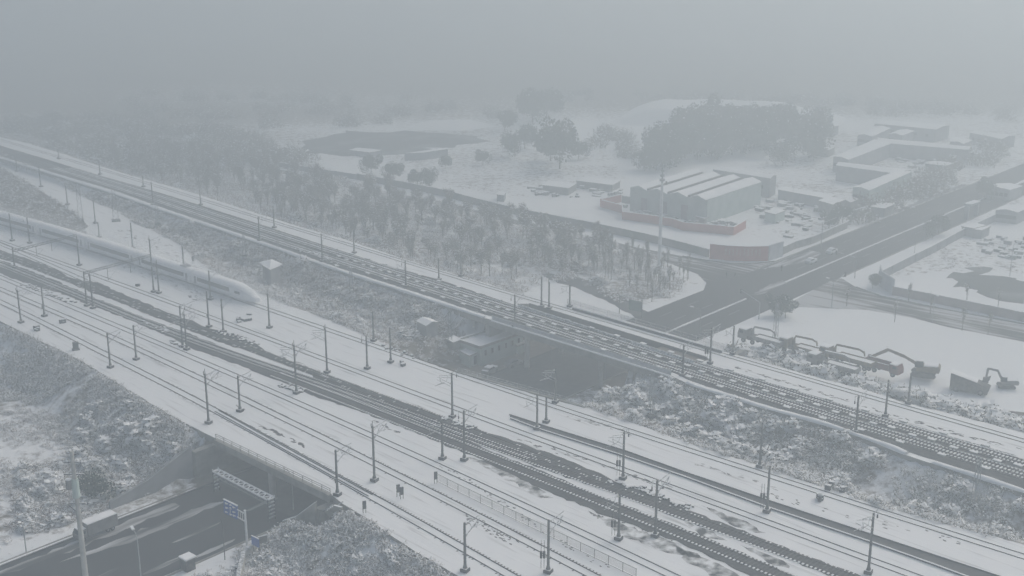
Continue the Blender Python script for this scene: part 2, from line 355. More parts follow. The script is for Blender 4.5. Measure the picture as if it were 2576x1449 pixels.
bed([(0, 629), (42, 642), (83, 656), (150, 682), (183, 702), (250, 711), (283, 727), (333, 749), (429, 789), (484, 806), (523, 825), (571, 836), (629, 858), (679, 888), (746, 915), (790, 935)],
    [(0, 652), (37, 660), (117, 691), (177, 712), (232, 736), (283, 754), (367, 789), (429, 812), (474, 830), (579, 871), (621, 881), (713, 917), (790, 946)], 0, .02, a=150)
bed([(0, 655), (37, 667), (117, 697), (177, 722), (232, 747), (283, 766), (367, 801), (429, 824), (479, 841), (579, 880), (646, 906), (713, 926), (790, 950)],
    [(0, 687), (38, 704), (103, 724), (150, 737), (217, 764), (317, 801), (429, 850), (479, 875), (546, 898), (634, 933), (709, 963), (790, 996)], 0, .024, a=150)
bed([(785, 932), (812, 945), (859, 960), (909, 974), (942, 990), (1009, 1012), (1075, 1038), (1130, 1056)],
    [(785, 994), (812, 1006), (859, 1019), (909, 1036), (960, 1056), (1040, 1087), (1106, 1113)], 0, .028)
bed([(1100, 1045), (1192, 1076), (1292, 1109), (1392, 1143), (1492, 1183), (1552, 1213), (1640, 1243), (1717, 1275), (1784, 1303), (1894, 1346), (2100, 1424), (2200, 1462)],
    [(1105, 1083), (1192, 1112), (1292, 1150), (1392, 1190), (1526, 1234), (1717, 1307), (1895, 1372), (2090, 1450)], 0, .032, b=20)
bed([(1100, 1075), (1159, 1100), (1249, 1142), (1359, 1183), (1556, 1267), (1717, 1328), (1881, 1398), (2010, 1455)],
    [(1098, 1111), (1209, 1156), (1359, 1229), (1526, 1299), (1659, 1346), (1760, 1390), (1900, 1455)], 0, .036, b=20)
for pts in ([(1180, 1150), (1260, 1165), (1330, 1212), (1400, 1255), (1360, 1252), (1290, 1215), (1210, 1170)], [(1480, 1285), (1600, 1330), (1700, 1365), (1745, 1400), (1680, 1392), (1560, 1345)],
            [(1690, 1370), (1800, 1412), (1880, 1455), (1800, 1455), (1725, 1410)], [(1720, 1312), (1800, 1340), (1830, 1365), (1760, 1345)], [(1860, 1370), (1960, 1405), (1990, 1430), (1920, 1412)], [(1760, 1270), (1880, 1312), (1930, 1345), (1850, 1325)]):
    P = Gs(pts, 0); flat('melted_patch_ground', ragged(P+[P[0]], .35, 1)[:-1], .010, 'ballast_dusted')
bed([(0, 366), (75, 388), (250, 441), (429, 493), (651, 563), (809, 615), (859, 631), (976, 669), (1102, 703), (1226, 744), (1300, 769), (1500, 837), (1745, 918), (1855, 940), (1960, 970), (2080, 1005), (2250, 1062), (2450, 1121), (2576, 1156)],
    [(0, 392), (140, 436), (283, 478), (439, 533), (521, 560), (609, 590), (679, 613), (746, 637), (859, 676), (992, 718), (1092, 750), (1212, 790), (1240, 797), (1460, 866), (1690, 936), (1743, 961), (1917, 1016), (2084, 1063), (2217, 1109), (2290, 1140), (2450, 1189), (2576, 1230)], ZM, .02, a=150, b=40, amp=.12)
# snow bank along the south shoulder of the main line, and its lower kerb
mb = MB(); c = resample(offset(main_S, .35), 2.2)
prev = None; ring = 8
for i, p in enumerate(c):
    q = px(p)
    r = 0.50+0.12*math.sin(i*.9)+random.uniform(-.05, .05)
    if 1232 < q[0] < 1722 or 2290 < q[0] < 2318: prev = None; continue
    t = (c[min(i+1, len(c)-1)]-c[max(i-1, 0)]).normalized(); n = Vector((-t.y, t.x, 0))
    vs = [p+n*math.cos(a)*r*1.1+Vector((0, 0, math.sin(a)*r*.8+.02)) for a in [math.pi*k/(ring-1) for k in range(ring)]]
    if prev is not None: mb.add(prev+vs, [(k, k+1, ring+k+1, ring+k) for k in range(ring-1)], 'snow')
    prev = vs
tag(mb.build('snow_bank', smooth=True), kind='structure')
# ------------------------------------------------------------------ tracks
def track(name_label, pts, z, style, a=0, b=0, zo=0.0, keep=None):
    c = smooth(extend(Gs(pts, z), a, b)); root = thing('railway_track', name_label, 'railway track', c[len(c)//2], 0, 'parallel railway tracks')
    inv = -root.location
    for sgn in (-1, 1):
        r = offset(c, sgn*.7175); mb = MB()
        for i in range(len(r)-1):
            p, q = r[i]+inv, r[i+1]+inv; k = Vector((0, 0, 1))
            fw = .10 if style == 'plain' else .12; mb.bar(p+k*(zo+.02), q+k*(zo+.02), fw, .03, 'rail_steel'); mb.bar(p+k*(zo+.07), q+k*(zo+.07), .07, .07, 'rail_steel')
        mb.build('rail', root)
    mb = MB(); s = resample(c, .62)
    for i in range(1, len(s)-1):
        t = s[i+1]-s[i-1]; rz = math.atan2(t.y, t.x); p = s[i]+inv; n = Vector((-math.sin(rz), math.cos(rz), 0)); near = (s[i].y < 420)
        if not near: continue
        up = Vector((0, 0, zo+.03))
        if style == 'dots':
            mb.box(p+up, (.22, 2.5, .08), 'dark_sleeper', rz)
            for e in (-1.12, 1.12): mb.box(p+up+n*e+Vector((0, 0, .05)), (.26, .36*random.uniform(.8, 1.2), .08), 'snow', rz)
        elif style == 'full' and px(s[i])[0] > 1330:
            mb.box(p+up, (.22, 2.5, .08), 'dark_sleeper', rz); mb.box(p+up-n*1.12+Vector((0, 0, .05)), (.26, .4, .08), 'snow', rz)
            if random.random() < .35: mb.box(p+up+n*1.1+Vector((0, 0, .05)), (.2, .3, .06), 'snow', rz)
        elif style == 'full':
            mb.box(p+up, (.24, 2.5, .08), 'dark_sleeper', rz)
            for e, w in ((-1.1, .38), (0, .9*random.uniform(.5, 1)), (1.1, .3)): mb.box(p+up+n*e+Vector((0, 0, .05)), (.20, w, .07), 'snow', rz)
        elif style == 'faint':
            mb.box(p+up, (.24, 2.4, .08), 'dark_sleeper', rz)
            if random.random() < .6: mb.box(p+up+n*random.choice((-1, 0, 1.)), (.2, .5, .12), 'snow', rz)
        elif style == 'ticks':
            for e in (-.95, .95):
                if random.random() < .55+.4*math.sin(i*.013+e): mb.box(p+n*e*random.uniform(.95, 1.1)+Vector((0, 0, .012)), (.20, .26, .03), 'rail_steel', rz)
        elif style == 'main':
            mb.box(p+up, (.26, 2.6, .08), 'dark_sleeper', rz)
            for e, w in ((-1.15, .42), (0, .75), (1.12, .30)): mb.box(p+up+n*e+Vector((0, 0, .05)), (.28, w*random.uniform(.6, 1.1), .09), 'snow', rz)
    if mb.f: mb.build('sleeper_bed', root)['kind'] = 'stuff'
    return c
T = {}
T1 = track('southernmost snow covered track with guard rails over the road bridge', [(0, 760), (50, 782), (117, 814), (175, 845.5), (300, 910), (429, 971), (494, 1006), (569, 1046.5), (859, 1207), (940, 1251), (1067, 1320.5), (1167, 1381), (1290, 1452)], 0, 'ticks', 150, 25)
T2 = track('second snow covered track from the south edge of the yard', [(0, 727), (110, 774), (200, 810), (267, 839), (429, 917), (513, 955.5), (603, 998), (700, 1046.5), (859, 1123), (947, 1168), (1067, 1229), (1202, 1297), (1365, 1380), (1489, 1449)], 0, 'ticks', 150, 25)
T3 = track('third snow covered track beside the wire fence', [(0, 697), (107, 742), (200, 780), (332, 836), (429, 876), (594, 945.5), (733, 1006), (825, 1046.5), (859, 1062), (1003, 1127), (1142, 1189), (1296, 1260), (1387, 1304), (1690, 1449)], 0, 'plain', 150, 25)
T4 = track('dark cleared track with white dotted sleeper ends, nearer of the two', [(690, 941), (729, 957), (859, 1003), (939, 1033.5), (1112, 1106), (1249, 1154), (1406, 1218), (1549, 1280), (1610, 1299), (1756, 1358), (1881, 1410), (1970, 1449)], 0, 'dots', 0, 25, .05)
T5 = track('dark cleared track with striped snowy sleepers, farther of the two', [(0, 665), (150, 722), (300, 785), (429, 838), (520, 872), (729, 938), (859, 983), (939, 1013.5), (1112, 1077), (1292, 1139), (1392, 1179), (1526, 1223), (1727, 1299), (1895, 1362), (2110, 1442)], 0, 'full', 150, 25, .05)
T6 = track('cleared dark track north of the snow strip on the left', [(0, 640), (100, 677), (200, 716), (300, 752), (429, 800), (520, 838), (621, 872), (745, 925), (859, 966), (937, 992), (1092, 1046), (1292, 1120), (1400, 1168), (1500, 1210)], 0, 'faint', 150, 0, .05)
T7 = track('snowed over track passing just south of the drainage channel', [(0, 608), (100, 643), (192, 674), (271, 704), (350, 732), (429, 761.5), (559, 809), (736, 874), (859, 919), (959, 957), (1132, 1023), (1166, 1037), (1359, 1107), (1610, 1196), (1797, 1265), (2027, 1351), (2300, 1449)], 0, 'plain', 150, 25)
T8 = track('short snowy track converging with the cleared bed at far left', [(0, 613), (58, 637), (133, 669), (197, 699), (250, 722)], 0, 'plain', 100, 0)
T9 = track('northernmost yard track that carries the white train', [(0, 553), (75, 575), (145, 595), (267, 637), (367, 667), (429, 693), (504, 721), (596, 751), (640, 767), (690, 785), (816, 825), (859, 842), (917, 862), (1025, 899), (1134, 936), (1288, 987), (1379, 1019), (1566, 1080), (1718, 1127), (1932, 1196), (2184, 1279), (2576, 1400)], 0, 'plain', 150, 25)
M1 = track('main line track nearer the camera with snow dotted sleepers', [(0, 382), (250, 458), (429, 515), (651, 592), (859, 660), (1011, 707), (1166, 757), (1334, 811), (1543, 881), (1668, 920), (1809, 962), (2010, 1024), (2215, 1086), (2384, 1136), (2576, 1196)], ZM, 'main', 150, 40, .05)
M2 = track('main line track farther from the camera with snow dotted sleepers', [(0, 370), (250, 447), (429, 502), (651, 575), (859, 640), (989, 681), (1222, 755), (1489, 838), (1705, 903), (1955, 980), (2247, 1068), (2576, 1163)], ZM, 'main', 150, 40, .05)
M3 = track('snow covered track on the north shoulder of the main line', [(0, 352), (250, 425), (500, 500), (719, 570), (859, 608), (1019, 660), (1292, 741), (1543, 813), (1720, 863), (1918, 923), (2080, 967), (2240, 1014), (2576, 1110)], ZM, 'plain', 150, 40)
# guard rails on the bridge
for d in (.36, -.36):
    c = smooth(Gs([(545, 1034), (569, 1046.5), (859, 1207), (932, 1247)], 0)); mb = MB(); r = offset(c, d)
    for i in range(len(r)-1): mb.bar(r[i]+Vector((0, 0, .07)), r[i+1]+Vector((0, 0, .07)), .08, .10, 'rail_steel')
    tag(mb.build('guard_rail'), 'dark guard rail inside the southernmost track, %s side' % ('north' if d > 0 else 'south'), 'guard rail')
# cable boxes along the main line: snow capped covers
for trk, off, st, nm in ((M1, -2.0, 0, 'nearer main track'), (M1, 1.9, 7, 'nearer main track'), (M2, -2.0, 3, 'farther main track'), (M2, 1.9, 10, 'farther main track')):
    r = resample(offset(trk, off), 7.05)
    for i in range(len(r)-1):
        q = px(r[i])
        if not (840 < q[0] < 2600): continue
        t = r[i+1]-r[i]; mb = MB(); mb.box((0, 0, .13), (1.25, .62, .20), 'concrete'); mb.box((0, 0, .27), (1.3, .68, .10), 'snow'); o = mb.build('trackside_box')
        o.location = r[i]+Vector((0, 0, .03)); o.rotation_euler.z = math.atan2(t.y, t.x)
        tag(o, 'snow capped box %s of the %s at %s' % ('south' if off < 0 else 'north', nm, where(r[i])), 'trackside box', 'snow capped boxes beside the main line')
for off, nm in ((-1.75, 'south'), (1.55, 'north')):
    mb = MB()
    for trk in (M1, M2):
        r = resample(offset(trk, off), 3)
        for i in range(len(r)-1):
            if px(r[i])[0] > 600 and (i % 7) != 3: mb.bar(r[i]+Vector((0, 0, .07)), r[i+1]+Vector((0, 0, .07)), .30 if off < 0 else .16, .12, 'frosted_steel' if off > 0 else 'wet_concrete')
    tag(mb.build('cable_trough'), kind='structure')
# drainage channel in the yard
def strip_poly(u, l, z): return Gs(u, z)+Gs(l, z)[::-1]
du = extend(Gs([(1282, 1044), (1372, 1073), (1576, 1136), (1718, 1187), (1930, 1259), (2184, 1343), (2384, 1409), (2507, 1449)]), 0, 25)
dl = extend(Gs([(1284, 1054), (1346, 1078), (1572, 1150), (1718, 1200), (1924, 1276), (2184, 1364), (2350, 1423), (2420, 1449)]), 0, 25)
flat('drainage_channel_ground', du+dl[::-1], .008, 'wet_concrete')
mb = MB()
for e in (du, dl):
    for i in range(len(e)-1): mb.bar(e[i]+Vector((0, 0, .12)), e[i+1]+Vector((0, 0, .12)), .16, .24, 'wet_concrete'); mb.bar(e[i]+Vector((0, 0, .27)), e[i+1]+Vector((0, 0, .27)), .22, .06, 'snow')
tag(mb.build('channel_kerb'), kind='structure')
# melted slots / footprints: small bare strips in the yard snow
def slots(pts, z, n, size, m='ballast', amp=.3):
    c = resample(Gs(pts, z), .1); mb = MB()
    for _ in range(n):
        p = random.choice(c)+Vector((random.uniform(-amp, amp), random.uniform(-amp, amp), 0)); a = -.8+random.uniform(-.4, .4)
        k = random.randint(5, 7); rx, ry = size[0]*random.uniform(.4, 1), size[1]*random.uniform(.4, 1)
        ps = [p+Matrix.Rotation(a, 3, 'Z') @ Vector((rx*math.cos(6.283*i/k)*random.uniform(.6, 1.2), ry*math.sin(6.283*i/k)*random.uniform(.6, 1.2), 0)) for i in range(k)]
        mb.sheet(ps, z+.006+_*0.00005, m)
    tag(mb.build('bare_patches'), kind='stuff')
slots([(655, 1072), (690, 1085), (765, 1122)], 0, 26, (1.0, .35)); slots([(595, 1020), (615, 1030)], 0, 5, (.5, .3))
slots([(1440, 1050), (1500, 1063), (1600, 1095)], 0, 40, (1.0, .3), 'ballast_dusted', .8)
slots([(1760, 1168), (1850, 1195), (1950, 1230)], 0, 30, (.9, .25), 'ballast_dusted', .6)
slots([(300, 575), (360, 600), (460, 640), (470, 690)], 0, 30, (2.2, .5), 'ballast_dusted', 2.5)
slots([(320, 665), (400, 700), (480, 735), (500, 752)], 0, 30, (2.0, .4), 'ballast_dusted', 2.0)
slots([(1285, 1100), (1500, 1165), (1700, 1235)], 0, 40, (.8, .2), 'ballast', .7)
slots([(940, 1060), (1010, 1092)], 0, 8, (.8, .3)); slots([(1080, 1160), (1180, 1210), (1300, 1290), (1450, 1390), (1530, 1430)], 0, 60, (.35, .2), 'ballast', .5)
slots([(1500, 1290), (1650, 1345), (1720, 1400)], 0, 50, (.35, .2), 'ballast', 1.0)
slots([(1900, 1240), (2100, 1290), (2400, 1360)], 0, 30, (.5, .2), 'ballast', 1.2)
slots([(1850, 925), (2000, 968), (2200, 1030), (2400, 1090), (2560, 1130)], ZM, 110, (.8, .25), 'ballast', .5)
slots([(560, 905), (700, 960), (820, 1008)], 0, 40, (.5, .25), 'snow', .8)
slots([(1170, 1300), (1210, 1320), (1290, 1365)], 0, 40, (.5, .22), 'ballast', .9)
slots([(560, 845), (700, 895), (900, 975), (1060, 1030)], 0, 40, (1.2, .16), 'ballast', .5)
# rubble heaps with snow caps beside the cleared tracks
def rubble(pts, z, n, lbl):
    c = resample(Gs(pts, z), .1); mb = MB()
    for _ in range(n):
        p = random.choice(c)+Vector((random.uniform(-.9, .9), random.uniform(-.9, .9), 0)); s = random.uniform(.25, .6); a = random.uniform(0, 3)
        mb.box(p+Vector((0, 0, s*.25)), (s*1.3, s*.8, s*.5), 'dark_box', a, random.uniform(-.2, .2)); mb.box(p+Vector((0, 0, s*.5+.05)), (s*1.2, s*.75, .12), 'snow', a+.1)
    tag(mb.build('rubble_pile'), lbl, 'rubble pile', kind='stuff')
for pts, n, l in (([(433, 860), (470, 876)], 24, 'snow capped rubble below the twin masts left of centre'), ([(553, 838), (600, 848), (645, 868)], 46, 'snow capped rubble along the north edge of the cleared bed'),
                  ([(709, 970), (760, 985)], 34, 'snow capped rubble at the foot of the double armed mast'), ([(1118, 1052), (1185, 1078)], 34, 'snow capped rubble in the middle of the yard'),
                  ([(1545, 1213), (1610, 1230), (1700, 1268), (1740, 1282)], 60, 'long row of snow capped rubble below the weighted mast'), ([(60, 716), (120, 738), (185, 762)], 40, 'snow capped rubble on the far left of the cleared bed'),
                  ([(365, 812), (425, 838)], 20, 'snow capped rubble right of the portal mast')):
    rubble(pts, 0, n, l)
rubble([(1015, 838), (1040, 852)], 0, 8, 'snow capped stones beside the northern track near the hut'); rubble([(960, 872), (1060, 902)], 0, 14, 'row of snow capped stones along the northern yard edge')
rubble([(744, 628), (800, 642), (860, 672)], ZM, 50, 'snow capped rubble on the main line above the hut')
# ------------------------------------------------------------------ roads
def road_obj(name, pts, z, m, az=RAZ):
    o = flat(name, [Matrix.Rotation(-az, 3, 'Z') @ (Vector((p[0], p[1], 0))-Vector((P0.x, P0.y, 0))) for p in pts], z, m)
    o.location = (P0.x, P0.y, 0); o.rotation_euler.z = az; return o
road_obj('road', [RW(-110, 0), RW(-50, .2), RW(420, 0), RW(900, 0), RW(900, -21), RW(420, -21), RW(128, -21), RW(90, -20), RW(-10, -20), RW(-50, -19), RW(-110, -19)], ZG+.012, 'asphalt')
left_br = extend(Gs([(906, 470), (1112, 507), (1292, 551), (1492, 596), (1600, 622), (1717, 645), (1840, 664), (1944, 660), (2004, 640)], ZG), 150)
left_lo = extend(Gs([(906, 480), (1112, 518), (1292, 563), (1492, 612), (1600, 640), (1690, 665), (1755, 690), (1777, 712), (1770, 730)], ZG), 150)
road_obj('side_road', left_br+left_lo[::-1], ZG+.020, 'asphalt_slush', math.radians(-43))
rb_u = extend(Gs([(2090, 706), (2117, 700), (2154, 723), (2217, 746), (2384, 780), (2576, 816)], ZG), 0, 150); rb_l = extend(Gs([(1935, 790), (1964, 776), (2017, 773), (2184, 780), (2297, 800), (2384, 823), (2576, 860)], ZG), 0, 150)
o = road_obj('side_road', rb_u+rb_l[::-1], ZG+.016, 'asphalt_slush', math.radians(-40))
lane = ragged(Gs([(1360, 688), (1440, 692), (1500, 712), (1560, 742), (1632, 786), (1700, 800)], ZG), .5, 2)+ragged(Gs([(1640, 820), (1560, 775), (1500, 745), (1440, 722), (1380, 702)], ZG), .5, 2)
road_obj('dirt_lane', lane, ZG+.008, 'wet_concrete')
flat('puddle_water', ragged((lambda P: P+[P[0]])(Gs([(1370, 640), (1440, 655), (1500, 690), (1440, 690), (1380, 672)], ZG)), .8, 2)[:-1], ZG+.006, 'soil')
# kerbs, median and snow strips
def kerb(pts, m='frosted_steel', w=.3, h=.18, name='kerb'):
    mb = MB()
    for i in range(len(pts)-1): mb.bar(pts[i]+Vector((0, 0, h/2)), pts[i+1]+Vector((0, 0, h/2)), w, h, m)
    return tag(mb.build(name), kind='structure')
kerb([RW(-110, .2), RW(-3, .2), RW(50, .2)], 'wet_concrete'); kerb([RW(-110, 1.2), RW(-3, 1.2)], 'concrete', .2, .1)
kerb([RW(-60, -20.2), RW(90, -20.2)], 'concrete'); kerb([RW(176, .2), RW(420, .2)], 'concrete', .3); kerb([RW(185, -21.2), RW(420, -21.2)], 'concrete', .3)
kerb(extend(Gs([(1717, 645), (1780, 656), (1840, 664), (1900, 663), (1950, 658)], ZG)), 'wet_concrete', .35, .2)
kerb(rb_u[2:], 'wet_concrete', .35, .2)
def medianstrip(s0, s1, l, w):
    mb = MB(); s = s0
    while s < s1: e = min(s+6, s1); mb.bar(RW(s, l, ZG+.14), RW(e, l, ZG+.14), w*random.uniform(.7, 1.2), .25, 'snow'); s = e
    tag(mb.build('road_median'), kind='structure')
medianstrip(97, 150, -12.3, .45); medianstrip(170, 330, -12.3, .5); medianstrip(335, 420, -12.3, 1.2)
def patch(pts, z, m, name='snow_patch_ground', amp=.5): P = [Vector(p) for p in pts]; return road_obj(name, ragged(P+[P[0]], amp, 1.5)[:-1], z, 'slush' if m == 'snow' else m)
road_obj('road', [RW(50, -.4), RW(104, -.4), RW(104, -20), RW(50, -20)], ZG+.018, 'wet_concrete'); road_obj('road', [RW(1, -.4), RW(50, -.4), RW(50, -20), RW(1, -20)], ZG+.018, 'wet_concrete')
patch([RW(154, -11), RW(172, -10.4), RW(170, -12.8), RW(156, -12.6)], ZG+.024, 'snow')
patch([RW(178, -1), RW(205, -1), RW(205, -5), RW(190, -6)], ZG+.024, 'snow'); patch([RW(-45, -1), RW(-8, -1), RW(-8, -3), RW(-30, -3.2)], ZG+.024, 'snow', amp=.4)
patch([RW(-30, -5), RW(-4, -5.5), RW(-2, -7), RW(-20, -7.5)], ZG+.026, 'snow', amp=.4)
patch([RW(262, .8), RW(330, .8), RW(330, 3), RW(262, 3)], ZG+.03, 'snow')
for k_, (s, l, w) in enumerate(((-16, -12.2, 9), (-3, -12, 7), (-34, -13, 9), (-22, -7, 6), (-60, -4, 14), (-50, -2, 12), (-24, -17, 8), (-18, -18.5, 9), (-40, -16, 10))): patch([RW(s, l), RW(s+w*.5, l+.5), RW(s+w, l+.2), RW(s+w, l-.3), RW(s+w*.4, l-.6), RW(s, l-.25)], ZG+.030+.003*k_, 'snow', amp=.15)
mb = MB()
for l_ in (-4.1, -8.2, -15.8):
    for s_ in np.arange(100, 330, 12.0):
        if not 145 < s_ < 176: mb.bar(RW(s_, l_, ZG+.034), RW(s_+5, l_, ZG+.034), .12, .012, 'galvanised')
tag(mb.build('lane_marking'), kind='structure')
# ------------------------------------------------------------------ bridges
def railing(root, pts, h, m='steel_pole', post=3.3, panel=None, rails=3):
    c = resample(pts, post)
    for p in c:
        mb = MB(); mb.tube(p, p+Vector((0, 0, h)), .05, m, n=5); mb.build('post', root)
    mb = MB()
    for k in range(rails):
        zz = h*(k+1)/rails
        for i in range(len(c)-1): mb.bar(c[i]+Vector((0, 0, zz)), c[i+1]+Vector((0, 0, zz)), .06, .06, m)
    mb.build('railing', root)
    if panel:
        mb = MB()
        for i in range(len(c)-1): mb.bar(c[i]+Vector((0, 0, h*.5)), c[i+1]+Vector((0, 0, h*.5)), .04, h*.85, panel)
        mb.build('fence_panel', root)
def bridge(label, south, north, z, depth, abut, piers, sl, nl, cap='concrete'):
    a = Vector(south[0]); root = thing('railway_bridge', label, 'bridge', (0, 0, 0))
    for e, sg in ((south, -1), (north, 1)):
        mb = MB(); n = Vector((e[1].y-e[0].y, -(e[1].x-e[0].x), 0)).normalized()*(-sg)
        off = -n*.28*0
        p, q = e[0], e[1]; out = RU*(-.32 if sg < 0 else .32)
        mb.bar(Vector((p.x, p.y, z-depth/2-.02))+out, Vector((q.x, q.y, z-depth/2-.02))+out, .5, depth, 'concrete')
        mb.bar(Vector((p.x, p.y, z+.06))+out, Vector((q.x, q.y, z+.06))+out, .62, .16, cap)
        mb.build('girder', root)
    for l0, s0, s1 in abut:
        mb = MB(); p = RW(s0, l0, (ZG+z-1.3)/2); q = RW(s1, l0, (ZG+z-1.3)/2); mb.bar(p, q, 1.2, (z-1.3-ZG), 'concrete'); mb.build('abutment', root)
    for l0, ss in piers:
        for s0 in ss: mb = MB(); mb.tube(RW(s0, l0, ZG), RW(s0, l0, z-1.25), .55, 'pale_concrete', n=10); mb.build('pier', root)
    return root
ys = Gs([(547, 1106), (835, 1245)]); yn = Gs([(1150, 938), (1470, 1026)])
r = bridge('concrete rail bridge carrying the snowy yard over the dark road', ys, yn, 0, 1.1, [(4.2, -.5, 55), (-27.4, -.5, 55)], [(-12, (3, 12, 21, 30, 39, 48))], 0, 0)
railing(r, [p+Vector(RU*-.3)+Vector((0, 0, .14)) for p in ys], 1.0, 'steel_pole', 2.35, None, 3)
railing(r, [p+Vector(RU*.2)+Vector((0, 0, .14)) for p in yn], .9, 'frosted_steel', 2.4, None, 2)
ms = Gs([(1240, 806), (1690, 946)], ZM); mn = Gs([(1425, 768), (1819, 884)], ZM)
r = bridge('long rail bridge of the main line with panelled parapet over the wide dark opening', ms, mn, ZM, 1.3, [(8.6, 77, 99), (-41, 77, 99)], [(-3, (76.5, 88, 96)), (-21.5, (77.5, 88, 96))], 0, 0, 'snow')
railing(r, [p+Vector(RU*-.3)+Vector((0, 0, .14)) for p in ms], 1.0, 'frosted_steel', 2.4, 'pale_panel', 2)
railing(r, [p+Vector(RU*.3)+Vector((0, 0, .14)) for p in mn], 1.3, 'frosted_steel', 4.0, 'wire_mesh', 2)
mb = MB()
for a_, b_ in ((gapS[0], gapS[1]),): p, q = G(*a_, ZM), G(*b_, ZM); mb.bar(p+Vector((0, 0, .3)), q+Vector((0, 0, .3)), .22, .6, 'frosted_steel')
for a_, b_ in ((gapN[0], gapN[1]),): p, q = G(*a_, ZM), G(*b_, ZM); mb.bar(p+Vector((0, 0, -.5)), q+Vector((0, 0, -.5)), .25, 1.2, 'wet_concrete')
p, q = G(1440, 779, ZM), G(1815, 889, ZM); mb.bar(p+Vector((0, 0, .2)), q+Vector((0, 0, .2)), .25, .5, 'wet_concrete')
mb.build('parapet', r)
# sloping wing walls beside the openings
def wing(pts, label, m='concrete', cap='snow', w=.5):
    root = thing('retaining_wall', label, 'retaining wall', pts[0][0]); inv = -root.location
    mb = MB(); mc = MB()
    for i in range(len(pts)-1):
        (p, h0), (q, h1) = pts[i], pts[i+1]; p = p+inv; q = q+inv; t = (q-p); n = Vector((-t.y, t.x, 0)).normalized()*w/2
        vs = [p-n, p+n, q+n, q-n, p-n+Vector((0, 0, h0)), p+n+Vector((0, 0, h0)), q+n+Vector((0, 0, h1)), q-n+Vector((0, 0, h1))]
        mb.add(vs, [(0, 3, 2, 1), (4, 5, 6, 7), (0, 1, 5, 4), (1, 2, 6, 5), (2, 3, 7, 6), (3, 0, 4, 7)], m)
        if cap: mc.bar(p+Vector((0, 0, h0+.05)), q+Vector((0, 0, h1+.05)), w+.1, .1, cap)
    mb.build('wall', root)
    if cap: mc.build('snow_cap', root)
wing([(RW(-16, 4.6), 1.2), (RW(-9, 4.6), 2.6), (RW(-.8, 4.4), 5.8)], 'grey retaining wall on the left of the road below the yard bridge', 'grey_wall', cap=None)
wing([(RW(-.8, -27.4), 5.9), (RW(-1.5, -23.5), 2.5), (RW(-2, -21), 1.2)], 'short stepped wall under the right end of the yard bridge', cap='snow')
wing([(RW(-2, -21.5), .9), (RW(-12, -24.5), 1.4), (RW(-19, -32), 1.6), (RW(-24, -40), 1.6), (RW(-28, -55), 1.4)], 'low concrete wall descending from the right end of the yard bridge', 'pale_concrete', 'frosted_steel')
wing([(G(1200, 800, ZM-1.3), 1.4), (G(1192, 822, -1.5), .5)], 'short sloping wing wall left of the main line bridge', 'pale_concrete')
wing([(G(1212, 797, ZM-1.3), 1.4), (G(1212, 826, -2.5), .5)], 'second sloping wing wall left of the main line bridge', 'pale_concrete')
wing([(G(1700, 955, ZM-1.5), 1.5), (G(1655, 975, -2), .6)], 'sloping wing wall right of the main line bridge', 'pale_concrete')
wing([(G(2010, 1132, -1.8), .9), (G(2110, 1162, -1.9), .9), (G(2230, 1200, -1.9), .9), (G(2345, 1236, -1.9), .9), (G(2400, 1252, -1.9), .9)], 'long low wall running along the scrub between the railways', 'concrete', 'frosted_steel', .35)
wing([(G(2500, 1282, -1.6), .7), (G(2590, 1312, -1.6), .7)], 'short low wall in the scrub at the right edge', 'concrete', 'frosted_steel', .35)
# ------------------------------------------------------------------ masts
UP = Vector((0, 0, 1))
def arm_mb(h, sgn, k=1.0, double=False, m='frosted_steel'):
    mb = MB(); x = 2.9*k*sgn
    mb.tube((0, 0, h-.35), (x, 0, h-.05+.25*k), .055, m, n=4); mb.tube((0, 0, h-2.1), (x*.92, 0, h-.35), .055, m, n=4)
    mb.tube((x*.5, 0, h-1.2), (x*1.1, .1, h-1.35), .045, m, n=4); mb.tube((x*.95, 0, h-.3), (x*.75, .1, h-1.55), .035, m, n=4)
    mb.tube((x*.3, 0, h-.3), (x*.45, 0, h-1.25), .035, m, n=4)
    mb.tube((0, 0, h-.35), (x*.16, 0, h-.3), .10, 'pale_concrete', n=6); mb.tube((0, 0, h-2.1), (x*.14, 0, h-1.85), .10, 'pale_concrete', n=6)
    if double:
        y = 1.1
        mb.tube((0, 0, h-.9), (x*.8, y, h-.55), .05, m, n=4); mb.tube((0, 0, h-2.6), (x*.85, y, h-.9), .05, m, n=4); mb.tube((x*.4, y*.5, h-1.7), (x, y, h-1.9), .045, m, n=4)
    return mb
AZP = math.radians(45)
